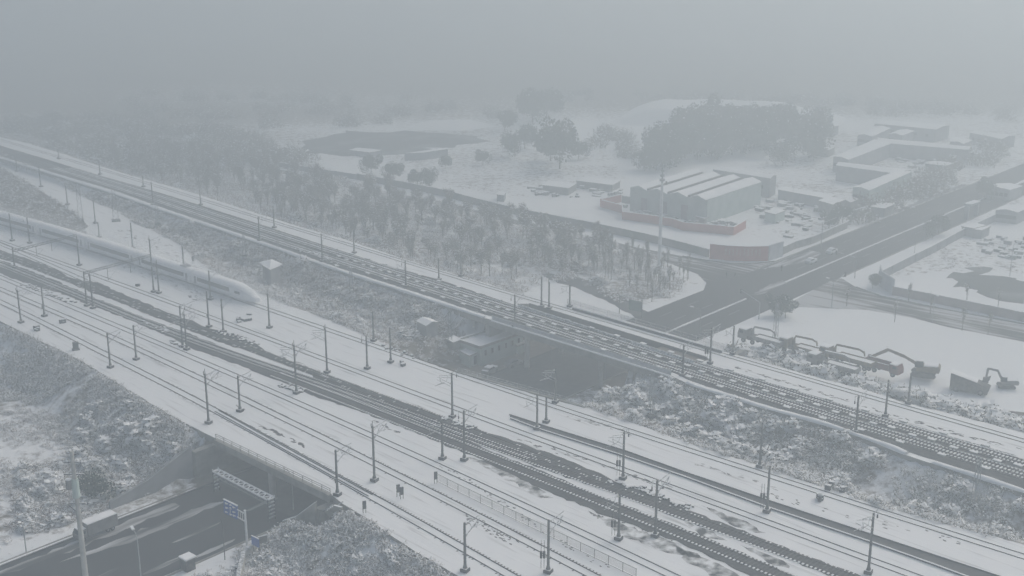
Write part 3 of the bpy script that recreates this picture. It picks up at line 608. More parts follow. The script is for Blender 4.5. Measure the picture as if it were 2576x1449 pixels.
def mast(base, topy, arms='R', z=0.0, kind='short', extra='', r=.20, az=AZP, foot=True, zb=None):
    b = G(base[0], base[1], z); h = top_height(base, topy, z)
    side = {'R': 'one arm to the right', 'L': 'one arm to the left', 'LR': 'arms on both sides', '': 'no arms', 'RR': 'double arms to the right', 'LL': 'double arms to the left'}[arms]
    root = thing('catenary_mast', 'grey catenary mast, %s, at %s' % (side, where(b)), 'catenary mast', b, az, 'catenary masts beside the tracks')
    mb = MB(); mb.tube((0, 0, 0), (0, 0, h), r, 'steel_pole', r*.78, 8); mb.build('pole', root)
    if foot:
        mb = MB(); mb.box((0, 0, .22), (1.0, 1.0, .44), 'dark_box', .3); mb.box((.1, .1, .47), (.9, .85, .08), 'snow', .3); mb.tube((0, 0, .4), (0, 0, 1.0), r*1.7, 'steel_pole', r*1.05, 8); mb.build('foundation', root)
    for ch in set(arms):
        arm_mb(h, 1 if ch == 'R' else -1, 1.0, arms in ('RR', 'LL', 'LR')).build('cantilever_arm', root)
    if 'horn' in extra:
        sg = 1 if 'hornR' in extra else -1
        mb = MB(); mb.tube((0, 0, h-.1), (sg*1.1, 0, h+.25), .05, 'frosted_steel', n=4); mb.tube((sg*1.1, 0, h+.25), (sg*1.1, 0, h-.7), .05, 'frosted_steel', n=4); mb.tube((sg*1.1, 0, h-.6), (sg*1.1, 0, h-1.1), .10, 'dark_box', n=6); mb.build('bracket', root)
    if 'spike' in extra: mb = MB(); mb.tube((0, 0, h), (0, 0, h+.9), .05, 'steel_pole', n=4); mb.tube((-.25, 0, h-.2), (-.25, 0, h+.5), .07, 'steel_pole', n=5); mb.tube((-.25, 0, h-.1), (0, 0, h-.1), .05, 'steel_pole', n=4); mb.build('insulator', root)
    if 'weight' in extra:
        for e in (-.55, -.95):
            mb = MB(); c, s = math.cos(-az), math.sin(-az); wx, wy = e*c, e*s
            mb.tube((wx, wy, 0.6), (wx, wy, h*.62), .03, 'steel_pole', n=4); mb.tube((wx, wy, h*.28), (wx, wy, h*.28+.95), .17, 'dark_box', n=8); mb.build('balance_weight', root)
    if 'boxed' in extra: mb = MB(); mb.box((-.3, -.3, h*.35), (.35, .35, .7), 'steel_pole'); mb.build('switch_box', root)
    return root
for a in [((53, 812), 730, 'R', 0, '', 'spike'), ((112, 796), 722, 'R', 0, '', 'boxed'), ((278, 925), 838, 'R', 0), ((343, 905), 818, 'R', 0), ((525, 1065), 940, 'RR', 0, '', 'spike'), ((604, 1035), 945, 'R', 0),
          ((849, 1246), 1132, 'R', 0, '', 'boxed'), ((942, 1210), 1072, 'RR', 0, '', 'spike'), ((1170, 1437), 1315, 'R', 0), ((1379, 1440), 1308, 'R', 0, '', 'weight'),
          ((460, 873), 769, 'R', 0, '', 'hornR'), ((470, 880), 790, 'LR', 0, '', 'spike'), ((746, 990), 868, 'LR', 0, '', 'spike'), ((562, 836), 752, 'R', 0), ((526, 823), 733, 'LL', 0, '', 'boxed'),
          ((530, 754), 681, 'R', 0), ((678, 825), 740, '', 0, '', 'spike'), ((462, 669), 620, 'R', 0), ((823, 938), 826, 'LL', 0, '', 'spike'), ((924, 928), 844, '', 0, '', 'hornL'), ((983, 912), 825, '', 0),
          ((940, 858), 783, '', 0, '', 'hornL'), ((1138, 1050), 938, 'LL', 0, '', 'hornR'), ((1168, 1158), 1033, 'R', 0, '', 'hornL'), ((1113, 1155), 1062, 'L', 0), ((1351, 1080), 994, 'L', 0),
          ((1374, 1063), 999, '', 0), ((1567, 1205), 1087, 'LL', 0, '', 'hornR weight'), ((1929, 1288), 1172, '', 0, '', 'weight'), ((1648, 1350), 1208, 'R', 0, '', 'hornL'), ((1556, 1357), 1242, 'L', 0, '', 'weight'),
          ((2184, 1442), 1291, 'LL', 0, '', 'hornR'), ((1911, 1175), 1063, 'L', 0), ((400, 738), 655, 'L', 0), ((387, 735), 602, 'R', 0, '', 'spike'), ((200, 668), 592, '', 0), ((37, 674), 622, 'R', 0),
          ((219, 770), 683, 'R', 0), ((234, 776), 692, 'L', 0, '', 'spike'), ((31, 606), 537, '', 0), ((75, 612), 546, '', 0, '', 'hornL'), ((43, 431), 402, '', 0), ((103, 470), 419, '', 0), ((170, 515), 468, '', 0),
          ((240, 562), 504, '', 0), ((250, 597), 560, '', 0), ((334, 625), 560, '', 0), ((1397, 1013), 926, 'LL', 0)]:
    mast(*a)
for a in [((1021, 722), 655, 'L', ZM, '', 'hornL'), ((1104, 705), 650, '', ZM), ((811, 658), 588, 'R', ZM), ((891, 637), 580, '', ZM, '', 'hornL'), ((653, 605), 545, 'R', ZM), ((690, 573), 518, '', ZM), ((505, 516), 487, '', ZM),
          ((148, 400), 376, '', ZM), ((252, 439), 405, '', ZM), ((361, 470), 443, '', ZM), ((385, 515), 457, '', ZM), ((1295, 822), 741, 'R', ZM, '', 'hornL'), ((1362, 773), 696, 'L', ZM), ((1381, 777), 710, '', ZM, '', 'spike'),
          ((1433, 772), 716, 'L', ZM), ((1160, 695), 643, '', ZM), ((1717, 945), 868, 'R', ZM, '', 'hornL'), ((1786, 915), 825, 'LR', ZM, '', 'weight'), ((1843, 891), 820, 'L', ZM), ((2152, 1088), 996, 'R', ZM, '', 'hornL'),
          ((2227, 1048), 956, 'L', ZM), ((2285, 1015), 945, '', ZM)]:
    mast(*a)
# beams of the two portals on the left, with hanging posts
def portal(a, b, za, zb, lbl, drops):
    p = G(a[0], a[1], 0)+UP*za; q = G(b[0], b[1], 0)+UP*zb; root = thing('portal_beam', lbl, 'portal beam', p, 0, 'portal beams over the left tracks'); q = q-p; p = Vector((0, 0, 0))
    d = q.normalized(); mb = MB(); n = int(q.length/1.1); side = Vector((-d.y, d.x, 0)).normalized()*.25
    for s1 in (-1, 1):
        for hh in (0, .5): mb.tube(side*s1+UP*hh, q+side*s1+UP*hh, .05, 'steel_pole', n=4)
    for i in range(n):
        t0, t1 = q*(i/n), q*((i+1)/n)
        for s1 in (-1, 1): mb.tube(t0+side*s1, t1+side*s1+UP*.5, .035, 'steel_pole', n=4)
        mb.tube(t0-side+UP*.5, t1+side+UP*.5, .035, 'frosted_steel', n=4)
    mb.build('truss', root)
    for f, L, s in drops: mb = MB(); mb.tube(q*f, q*f-UP*L, .07, 'steel_pole', n=5); mb.tube(q*f-UP*(L*.3), q*f-UP*(L*.35)+d*1.5*s, .04, 'frosted_steel', n=4); mb.tube(q*f-UP*L, q*f-UP*(L*.4)+d*1.9*s, .04, 'frosted_steel', n=4); mb.build('drop_post', root)
portal((37, 674), (200, 668), top_height((37, 674), 634), top_height((200, 668), 594), 'lattice beam between two masts at far left', [(.36, 2.6, 1), (.6, 2.2, 1)])
portal((219, 770), (387, 735), top_height((219, 770), 690), top_height((387, 735), 645), 'lattice beam spanning from the cleared bed to the tall mast, nearer of the two', [(.34, 2.9, 1), (.68, 2.6, 1)])
# lattice towers
def lattice(base, topy, z, w, lbl, m='galvanised', w2=None):
    b = G(base[0], base[1], z); h = top_height(base, topy, z); w2 = w2 or w*.5; root = thing('lattice_mast', lbl, 'lattice mast', b, math.radians(20), 'steel lattice masts')
    mb = MB(); n = max(5, int(h/1.5))
    for i in range(n):
        a, c = w*(1-i/n)+w2*i/n, w*(1-(i+1)/n)+w2*(i+1)/n; z0, z1 = h*i/n, h*(i+1)/n
        co = [(-1, -1), (1, -1), (1, 1), (-1, 1)]
        for k in range(4):
            x, y = co[k]; x2, y2 = co[(k+1) % 4]
            mb.tube((x*a/2, y*a/2, z0), (x*c/2, y*c/2, z1), .055, m, n=4); mb.tube((x*a/2, y*a/2, z0), (x2*c/2, y2*c/2, z1), .03, m, n=3)
    mb.build('lattice', root); mb = MB(); mb.box((0, 0, .2), (w*1.5, w*1.5, .4), 'dark_box'); mb.build('foundation', root)
for a in [((207, 588), 464, 0, 1.5, 'tall lattice tower in the scrub triangle at far left', 'steel_pole'), ((292, 556), 478, 0, 1.6, 'lattice tower on the snow strip right of the tall tower', 'steel_pole'), ((397, 565), 480, 0, 1.0, 'faint lattice mast on the scrub slope below the main line at left'),
          ((1949, 868), 762, -4, .9, 'slim lattice mast among the parked cranes'), ((2450, 1275), 1150, -1, .8, 'slim lattice mast in the scrub at the right'), ((1132, 862), 784, -2, .8, 'slim lattice mast left of the flat roofed building'),
          ((1638, 1050), 935, -1.5, .8, 'faint lattice mast in the frosted shrubs right of the pit'), ((884, 728), 670, 0, .8, 'slim lattice mast on the slope below the main line'), ((615, 645), 590, 0, .8, 'slim lattice mast above the white train'), ((700, 640), 600, 0, .7, 'small lattice mast behind the square hut')]:
    lattice(*a)
# ------------------------------------------------------------------ train
near = smooth(extend(Gs([(0, 569), (75, 589), (145, 607), (267, 647), (367, 676), (429, 702), (504, 730), (596, 757), (634, 770)]), 60, 0), it=6)
cl = offset(near, 1.65 if offset(near, 1)[5].y > near[5].y else -1.65)
cl = cl[::-1]                                    # from the nose backwards
def at_len(c, s):
    for i in range(len(c)-1):
        L = (c[i+1]-c[i]).length
        if s <= L: return c[i].lerp(c[i+1], s/L), (c[i+1]-c[i]).normalized()
        s -= L
    return c[-1]+(c[-1]-c[-2]).normalized()*s, (c[-1]-c[-2]).normalized()
PROF = [(-1.63, .55), (-1.66, 1.4), (-1.66, 2.7), (-1.52, 3.25), (-1.1, 3.62), (-.5, 3.78), (.5, 3.78), (1.1, 3.62), (1.52, 3.25), (1.66, 2.7), (1.66, 1.4), (1.63, .55)]
train = thing('passenger_train', 'long white streamlined passenger train dusted with snow on the northern yard track', 'train', cl[0]); inv = -cl[0]
s = 0.0; CAR = 25.0
for k in range(7):
    L0, L1 = s, s+CAR-.5; mb = MB(); secs = []
    ss = [0, .5, 1.3, 2.4, 3.8, 5.5, 7.5, 10, 14, 18, 22, CAR-.5] if k == 0 else [0, .3, 5, 10, 15, 20, CAR-.8, CAR-.5]
    for t in ss:
        p, d = at_len(cl, s+t); n = Vector((-d.y, d.x, 0)); w = h = 1.0; low = .0
        if k == 0 and t < 7.5:
            u = t/7.5; w = .35+.65*(1-(1-u)**2.2); h = .30+.70*(1-(1-u)**1.8)
        elif t in (0, CAR-.5): w, h = .9, .97
        secs.append([p+inv+n*(x*w)+UP*(.55+(zz-.55)*h) for x, zz in PROF])
    NP = len(PROF)
    for a, b in zip(secs[:-1], secs[1:]): mb.add(a+b, [(i, i+1, NP+i+1, NP+i) for i in range(NP-1) if i not in (3, 4, 5, 6, 7)]+[(NP-1, 0, NP, 2*NP-1)], 'train_white'); mb.add(a+b, [(i, i+1, NP+i+1, NP+i) for i in (3, 4, 5, 6, 7)], 'snow')
    mb.add(secs[0], [tuple(range(NP))], 'train_white'); mb.add(secs[-1], [tuple(range(NP))], 'train_white')
    car = mb.build('carriage', train, smooth=True)
    def side(t0, t1, z0, z1, m, name, out=1.675):
        for sg in (-1, 1):
            mb = MB(); tt = np.linspace(t0, t1, max(2, int((t1-t0)/3)+1)); qs = []
            for t in tt: p, d = at_len(cl, s+t); n = Vector((-d.y, d.x, 0)); qs.append(p+inv+n*(sg*out))
            for a, b in zip(qs[:-1], qs[1:]): mb.bar(a+UP*(z0+z1)/2, b+UP*(z0+z1)/2, .03, z1-z0, m)
            mb.build(name, car)
    side(8.6 if k == 0 else 2.6, CAR-3.2, 1.7, 2.7, 'glass_dark', 'window_strip')
    if k == 0: side(4.6, 7.0, 1.75, 2.35, 'glass_dark', 'window_strip', 1.62)
    for t in ((CAR-2.3,) if k == 0 else (1.5, CAR-2.3)): side(t-.45, t+.45, 1.0, 2.75, 'train_grey', 'door')
    side(7 if k == 0 else .5, CAR-.8, .38, .72, 'train_grey', 'skirt', 1.68)
    mb = MB(); p, d = at_len(cl, s+(8 if k == 0 else 4)); q, _ = at_len(cl, s+CAR-1)
    mb.bar(p+inv+UP*.42, q+inv+UP*.42, 2.9, .5, 'dark_box'); mb.build('underframe', car)
    s += CAR
for t in (CAR-.25,): pass
mb = MB(); p, d = at_len(cl, CAR+4); p = p+inv; mb.bar(p+UP*3.9-d*1.2, p+UP*3.9+d*1.2, 1.6, .25, 'train_grey'); mb.tube(p+UP*4-d, p+UP*4.9+d*.2, .05, 'steel_pole', n=4); mb.build('pantograph', train)
# snow whirled up round the running train
for k_, (wd, ht, dn) in enumerate(((3.2, 4.6, .020), (5.2, 5.6, .014), (8.0, 6.6, .008))):
    st_ = -6-4*k_; A_, B_ = [], []; qn = [at_len(cl, max(0, t)) for t in range(0, 172, 8)]
    head = cl[0]-qn[0][1]*(6+4*k_); qn = [(head, qn[0][1])]+qn; mb = MB(); n_ = len(qn); vs = []
    for i, (p, d) in enumerate(qn):
        nn = Vector((-d.y, d.x, 0)); f = .25 if i == 0 else 1
        vs += [p+nn*(-wd*f)+UP*(-.05-.02*k_), p+nn*(-wd*.7*f)+UP*ht*.7*f, p+UP*ht*f, p+nn*(wd*.7*f)+UP*ht*.7*f, p+nn*(wd*f)+UP*(-.05-.02*k_)]
    mb.add(vs, [(5*i+j, 5*i+(j+1) % 5, 5*i+5+(j+1) % 5, 5*i+5+j) for i in range(n_-1) for j in range(5)]+[(0, 1, 2, 3, 4), tuple(5*(n_-1)+j for j in (4, 3, 2, 1, 0))], 'snow')
    o = mb.build('snow_plume'); o.data.materials.clear(); pm = bpy.data.materials.new('snow_plume'); pm.use_nodes = True; t_ = pm.node_tree; t_.nodes.clear(); ou = t_.nodes.new('ShaderNodeOutputMaterial'); pv = t_.nodes.new('ShaderNodeVolumePrincipled')
    pv.inputs['Color'].default_value = (.9, .92, .93, 1); pv.inputs['Density'].default_value = dn; t_.links.new(pv.outputs[0], ou.inputs['Volume']); o.data.materials.append(pm); tag(o, kind='stuff')
# ------------------------------------------------------------------ buildings
def bld(name, label, cat, roofpts, zr, z0=ZG, wall='grey_wall', ridge=0.0, over=.3, windows=None, parapet=False, group=None):
    P = [G(x, y, zr) for x, y in roofpts]; c = sum(P, Vector((0, 0, 0)))/4; root = thing(name, label, cat, (c.x, c.y, z0), 0, group); P = [Vector((p.x-c.x, p.y-c.y, 0)) for p in P]; H = zr-z0
    mb = MB(); mb.prism(P, 0, H-.15, wall); mb.build('wall', root)
    O = [p*(1+over/max(p.length, 1)) for p in P]; mb = MB()
    if ridge:
        if (O[0]-O[1]).length < (O[1]-O[2]).length: O = O[1:]+O[:1]
        m1, m2 = (O[1]+O[2])/2, (O[3]+O[0])/2
        A = [Vector((p.x, p.y, H-.1)) for p in O]; R1 = Vector((m1.x, m1.y, H+ridge)); R2 = Vector((m2.x, m2.y, H+ridge))
        mb.add(A+[R1, R2], [(0, 1, 4, 5), (2, 3, 5, 4), (3, 2, 1, 0)], 'snow'); mb.add([A[1], A[2], R1, A[3], A[0], R2], [(0, 1, 2), (3, 4, 5)], wall)
    else: mb.prism(O, H-.13, H+.15, 'snow', 'snow', 'concrete')
    mb.build('roof', root)
    if parapet:
        mb = MB()
        for i in range(4): mb.bar(O[i]+UP*(H+.35), O[(i+1) % 4]+UP*(H+.35), .3, .45, 'concrete'); mb.bar(O[i]+UP*(H+.61), O[(i+1) % 4]+UP*(H+.61), .38, .08, 'snow')
        mb.build('parapet', root)
    if windows:
        for i, n, w, h, zc in windows:
            a, b = P[i], P[(i+1) % 4]; d = (b-a).normalized(); nn = Vector((d.y, -d.x, 0))
            if nn.dot((a+b)/2) < 0: nn = -nn
            for k in range(n):
                q = a.lerp(b, (k+.7)/(n+.4))+nn*.03+UP*zc; mb = MB(); mb.bar(q-d*w/2, q+d*w/2, .08, h, 'glass_dark'); mb.build('window', root)
    return root
bld('flat_roofed_building', 'mint grey flat roofed building with snowy parapet down in the pit', 'building', [(1155, 858), (1209, 876), (1316, 838), (1275, 821)], -2.0, wall='mint_wall', parapet=True, windows=[(1, 6, .6, 1.1, 2.6), (0, 1, .8, 1.8, 1.1)])
bld('annex', 'low annex with snowy roof at the left front of the flat roofed building', 'shed', [(1160, 884), (1181, 895), (1209, 883), (1188, 873)], -3.3, wall='mint_wall', windows=[(1, 1, .9, 1.9, 1.2)])
bld('entrance_canopy', 'small snowy canopy at the right end of the flat roofed building', 'canopy', [(1296, 864), (1303, 870), (1326, 862), (1317, 857)], -4.0, wall='mint_wall')
bld('trackside_shed', 'small shed with pitched snowy roof below the main line', 'shed', [(1049, 806), (1072, 818), (1101, 809), (1078, 799)], 0.6, -2.4, 'grey_wall', ridge=.45)
bld('small_shed', 'tiny snowy roofed shed at the back left of the flat roofed building', 'shed', [(1125, 853), (1140, 862), (1158, 855), (1143, 846)], -1.6, -3.4, 'concrete')
hut = bld('square_hut', 'square hut with wide pyramid snow roof beside the snowy stairs', 'hut', [(660, 668), (680, 680), (704, 670), (686, 657)], 2.0, -2.4, 'grey_wall', over=.1)
mb = MB(); P = [G(x, y, 2.2)-hut.location for x, y in [(651, 660), (679, 674), (712, 665), (684, 652)]]; A = sum(P, Vector())/4+UP*.8; mb.add(P+[A], [(0, 1, 4), (1, 2, 4), (2, 3, 4), (3, 0, 4), (3, 2, 1, 0)], 'snow'); mb.build('roof_cap', hut)
wing([(G(762, 648, ZM-.6), .7), (G(716, 684, -1.5), .7)], 'snow covered stair ramp descending from the main line to the square hut', 'concrete', 'snow', 1.0)
# warehouse with four gabled bays
bays = [((1586, 470.5), (1738, 427.8)), ((1630, 478.5), (1767, 436)), ((1681, 487), (1818, 443.4)), ((1733, 495), (1867, 449.7)), ((1780, 503), (1916, 458))]
root = thing('warehouse', 'large mint warehouse with four snowy gabled roofs', 'warehouse', G(1740, 480, ZG)); iv = -root.location
W = [(G(*a, 2.0)+iv, G(*b, 2.0)+iv) for a, b in bays]
mb = MB(); P = [W[0][0], W[4][0], W[4][1], W[0][1]]; mb.prism(P, 0, 7.85, 'mint_wall'); mb.build('wall', root)
for i in range(4):
    (a, b), (c, d) = W[i], W[i+1]; t = (b-a).normalized()*.6; m0, m1 = (a+c)/2-t+UP*1.1, (b+d)/2+t+UP*1.1; a, b, c, d = a-t, b+t, c-t, d+t; z = UP*.0
    mb = MB(); g_ = (c-a)*.04
    mb.add([a+g_, b+g_, c-g_, d-g_, m0, m1], [(0, 1, 5, 4), (2, 4, 5, 3)], 'snow'); mb.add([a+g_, c-g_, m0, b+g_, d-g_, m1], [(0, 1, 2), (3, 5, 4)], 'mint_wall'); mb.build('roof', root)
for i in (1, 2, 3): mb = MB(); mb.bar(W[i][0]+UP*.25, W[i][1]+UP*.25, .7, .5, 'wet_concrete'); mb.build('gutter', root)
for i in (0, 1, 2):
    mb = MB(); a, c = W[i][0], W[i+1][0]; n = (W[i][0]-W[i][1]).normalized()*.08; q0, q1 = a.lerp(c, .65), a.lerp(c, .97); mb.bar(q0+n-UP*5.3, q1+n-UP*5.3, .1, 5.0, 'grey_wall'); mb.build('door', root)
SH = [([(2478, 470), (2540, 477), (2572, 467), (2508, 461)], -2, 'grey snowy building beyond the gateway at the right edge', 'grey_wall'), ([(2330, 412), (2380, 418), (2400, 410), (2350, 405)], -3, 'small snowy block inside the yard of the angle building', 'concrete'), ([(2040, 372), (2085, 378), (2100, 370), (2056, 365)], -3, 'small snowy block left of the angle building', 'concrete'), ([(2020, 318), (2090, 324), (2110, 316), (2040, 311)], -2, 'hazy block at the right foot of the snow mound', 'grey_wall'), ([(2190, 520), (2225, 525), (2250, 514), (2215, 509)], -3, 'narrow snowy shed tucked against the main road wall', 'concrete'),
      ([(1794, 425), (1937, 448), (1953, 440), (1808, 418)], 1, 'long low shed with snowy roof behind the warehouse', 'grey_wall'),
      ([(2097, 393), (2135, 401), (2240, 361), (2200, 350)], 0, 'left wing of the large snowy roofed angle building', 'grey_wall'), ([(2207, 346), (2211, 358), (2436, 376), (2442, 368)], 0, 'long back wing of the large snowy roofed angle building', 'grey_wall'),
      ([(2105, 415), (2115, 407), (2292, 427), (2262, 437)], 0, 'thin back wing of the second angle building', 'grey_wall'), ([(2146, 470), (2187, 478), (2294, 431), (2244, 433)], 0, 'front wing of the second angle building nearest the road', 'mint_wall'),
      ([(2200, 310), (2354, 325), (2389, 315), (2234, 302)], 0, 'farthest long snowy roofed building at upper right', 'grey_wall'), ([(2158, 338), (2194, 343), (2240, 322), (2200, 317)], -1, 'short snowy roofed building behind the angle building, left one', 'grey_wall'),
      ([(2236, 336), (2270, 340), (2300, 329), (2262, 326)], -1, 'short snowy roofed building behind the angle building, right one', 'grey_wall'), ([(2440, 333), (2520, 349), (2554, 340), (2467, 331)], -1, 'snowy roofed building near the right edge at the top', 'grey_wall'),
      ([(2390, 356), (2425, 361), (2445, 352), (2395, 345)], -2, 'small hazy building left of the one near the right edge', 'grey_wall'),
      ([(1958, 478), (2080, 500), (2100, 492), (1970, 470)], -2.5, 'long open shed with snowy roof right of the warehouse', 'grey_wall'), ([(2060, 505), (2095, 515), (2125, 503), (2085, 495)], -2.2, 'low snowy roofed shed at the end of the long open shed', 'concrete'),
      ([(2125, 502), (2140, 510), (2160, 501), (2143, 495)], -2.8, 'small square snowy roofed shed beside the road wall', 'concrete'),
      ([(1018, 386), (1060, 385), (1126, 376), (1124, 372)], -3, 'narrow snowy roofed hut by the dark pond', 'grey_wall'), ([(880, 378), (930, 384), (960, 378), (900, 372)], -4, 'faint low hut at the left shore of the dark pond', 'grey_wall'),
      ([(1365, 466), (1430, 474), (1450, 462), (1380, 455)], -3.5, 'snowy makeshift shed left of the warehouse', 'concrete'), ([(1450, 455), (1540, 466), (1560, 455), (1480, 446)], -3.5, 'wide snowy makeshift shed next to the warehouse', 'concrete'),
      ([(1250, 490), (1268, 492), (1272, 484), (1254, 482)], -3.8, 'small blue grey cabin behind the long wall', 'grey_wall'),
      ([(2420, 570), (2450, 575), (2480, 568), (2455, 562)], -3.2, 'pair of small snowy cabins at the right, left cabin', 'grey_wall'), ([(2448, 577), (2470, 580), (2490, 571), (2472, 567)], -3.4, 'pair of small snowy cabins at the right, right cabin', 'grey_wall'),
      ([(2505, 527), (2560, 533), (2590, 520), (2530, 515)], -2, 'grey building with snowy roof cut by the right edge', 'grey_wall'),
      ([(1750, 545), (1772, 551), (1790, 543), (1768, 538)], -3.8, 'small snowy shed inside the red brick wall', 'concrete'), ([(1925, 533), (1950, 540), (1975, 530), (1950, 525)], -3.0, 'mint cabin with snowy roof right of the red brick wall', 'mint_wall')]
for rp, zr, lb, w in SH: bld('shed' if zr < -2 else 'building', lb, 'shed' if zr < -2 else 'building', rp, zr, wall=w, ridge=.5 if zr > -2.1 else 0, windows=[(0, 5, 1.2, 1.2, (zr-ZG)*.5)] if zr > -2.1 else None)
# gateway at the right side of the main road
root = thing('site_gateway', 'dark site gateway with flat snowy top beside the main road at right', 'gateway', G(2440, 552, ZG)); a, b = G(2430, 552, ZG)+(-root.location), G(2455, 543, ZG)+(-root.location)
for p in (a, b): mb = MB(); mb.box(p+UP*2.2, (1.2, 1.2, 4.4), 'grey_wall', RAZ); mb.build('pillar', root)
mb = MB(); mb.bar(a+UP*4.7, b+UP*4.7, 2.2, .6, 'grey_wall'); mb.bar(a+UP*5.06, b+UP*5.06, 2.4, .12, 'snow'); mb.build('beam', root)
# walls
def wall(pts, z, h, m, label, cap=True, w=.3, name='boundary_wall', cat='wall', seg=True):
    P = Gs(pts, z) if not isinstance(pts[0], Vector) else pts; root = thing(name, label, cat, P[0]); iv = -P[0]; c = resample(P, 8) if seg else P
    mb = MB(); mc = MB(); mp_ = MB()
    for i in range(len(c)-1):
        p, q = c[i]+iv, c[i+1]+iv; mb.bar(p+UP*h/2, q+UP*h/2, w, h, m); mc.bar(p+UP*(h+.06), q+UP*(h+.06), w+.12, .12, 'snow')
        if seg: mp_.box(p+UP*(h/2+.05), (w+.16, w+.16, h+.1), m, RAZ)
    mb.build('wall_panel', root)
    if cap: mc.build('snow_cap', root)
    if seg: mp_.build('pillars', root)
    return root
wall([(900, 452), (1000, 470), (1112, 492), (1200, 516), (1292, 539), (1400, 560), (1492, 578), (1600, 601), (1700, 624), (1783, 647)], ZG, 2.3, 'green_wall', 'very long grey green boundary wall crossing the middle distance')
wall([(620, 405), (700, 420), (800, 437), (900, 452)], ZG, 2.0, 'grey_wall', 'faint far part of the long boundary wall at the left')
wall([(2247, 742), (2384, 769), (2590, 812)], ZG, 2.2, 'pink_wall', 'long pinkish grey wall along the right side road')
wall([(2212, 705), (2216, 722), (2247, 742)], ZG, 4.2, 'pale_panel', 'tall pale blue corner hoarding at the right junction', cap=False, seg=False)
wall([(2212, 705), (2290, 665), (2350, 635), (2420, 596), (2560, 530)], ZG, 2.4, 'grey_wall', 'grey site wall along the right side of the main road')
wall([(1969, 640), (2005, 623), (2050, 612), (2090, 592), (2130, 575)], ZG, 2.2, 'concrete', 'low snow topped wall running from the red hoarding along the main road')
wall([(2145, 545), (2200, 527), (2262, 503)], ZG, 2.0, 'concrete', 'double snow topped wall left of the main road by the angle building')
wall([(1512, 520), (1562, 508)], ZG, 2.6, 'brick_red', 'left end of the red brick wall near the white monopole')
wall([(1514, 522), (1565, 536), (1566, 552), (1640, 562), (1690, 570), (1720, 580), (1790, 586), (1844, 592), (1858, 584), (1875, 574)], ZG, 2.6, 'brick_red', 'zigzag red brick wall round a snowy storage yard', seg=False)
wall([(1566, 510), (1640, 520), (1700, 530), (1757, 541)], ZG, 2.4, 'concrete', 'straight snow topped wall between red brick yard and warehouse')
# red hoarding with pale lettering and its white end panel
root = thing('red_hoarding', 'big red curved hoarding with faded lettering at the road junction', 'hoarding', G(1785, 652, ZG)); iv = -root.location
hp = [G(x, y, ZG)+iv for x, y in [(1785, 650), (1830, 655), (1880, 657), (1932, 656)]]; h = 4.2
mb = MB()
for i in range(3): mb.bar(hp[i]+UP*h/2, hp[i+1]+UP*h/2, .25, h, 'red_wall'); mb.bar(hp[i]+UP*(h+.05), hp[i+1]+UP*(h+.05), .3, .1, 'snow')
mb.build('panel', root)
mat('faded_letter', (0.5, 0.33, 0.27), (0.42, 0.2, 0.17), 1.5, .8)
mb = MB()
for i in range(10):
    f = .30+.062*i; k = min(2, int(f*3)); a = hp[k].lerp(hp[k+1], f*3-k); d = (hp[k+1]-hp[k]).normalized(); n = Vector((d.y, -d.x, 0))*.16; a = a+n
    for j in range(5): zz = 1.7+.42*j*random.uniform(.8, 1.1); mb.bar(a-d*.38+UP*zz, a+d*random.uniform(.1, .4)+UP*zz, .03, .10, 'faded_letter')
    mb.bar(a-d*.02+UP*2.6, a+d*.08+UP*2.6, .035, 1.9, 'faded_letter')
mb.build('lettering', root)
wall([(1933, 656), (1968, 645)], ZG, 4.4, 'pale_panel', 'white end panel right of the red hoarding', cap=False, seg=False)
# ------------------------------------------------------------------ tall white monopole and road furniture
def monopole():
    b = G(1658, 676, ZG); root = thing('telecom_monopole', 'very tall white tapered monopole rising in front of the warehouse', 'monopole', b); h = top_height((1658, 676), 398, ZG)
    mb = MB(); mb.tube((0, 0, 0), (0, 0, h*.78), .55, 'white_paint', .36, 12); mb.tube((0, 0, h*.78), (0, 0, h), .22, 'galvanised', .06, 8); mb.build('pole', root)
    for zf, r in ((.80, .75), (.84, .6), (.88, .5)): mb = MB(); mb.tube((0, 0, h*zf), (0, 0, h*zf+.5), r, 'galvanised', r, 10); mb.build('antenna', root)
    mb = MB(); mb.box((1.1, 0, h*.78), (.3, .3, 1.0), 'steel_pole'); mb.tube((0, 0, h*.78), (1.1, 0, h*.78), .06, 'steel_pole', n=4); mb.build('bracket', root)
monopole()
def lamp(base, topy, lbl, z=ZG, arm=1.8, az=0.0, r=.09, head=True, m='galvanised', name='street_lamp', cat='street lamp', double=False, h=None, b=None):
    b = b or G(base[0], base[1], z); h = h or top_height(base, topy, z); root = thing(name, lbl, cat, b, az); mb = MB(); mb.tube((0, 0, 0), (0, 0, h-1.2), r, m, r*.75, 8)
    pts = [Vector((0, 0, h-1.2)), Vector((-arm*.12, 0, h-.6)), Vector((-arm*.4, 0, h-.2)), Vector((-arm, 0, h))]
    for p, q in zip(pts[:-1], pts[1:]): mb.tube(p, q, r*.7, m, r*.6, 6)
    mb.build('pole', root)
    if head: mb = MB(); mb.box((-arm-.25, 0, h+.03), (.85, .4, .14), 'white_paint', 0, .15); mb.box((-arm-.25, 0, h+.13), (.8, .36, .06), 'snow', 0, .15); mb.build('lamp_head', root)
    return root
lamp(None, 0, 'curved white street lamp in the left foreground beside the road', az=math.radians(-55), h=top_height((357, 1475), 1342, ZG), b=G(357, 1475, ZG), arm=1.6)
lamp((738, 1282), 1190, 'curved white street lamp in front of the yard bridge', az=math.radians(-55))
lamp((66, 1388), 1303, 'pale lamp post with long sloping arm at the far left roadside', az=math.radians(150), arm=4.2)
lamp((1760, 840), 772, 'curved street lamp just behind the main line bridge', az=math.radians(0), z=ZG)
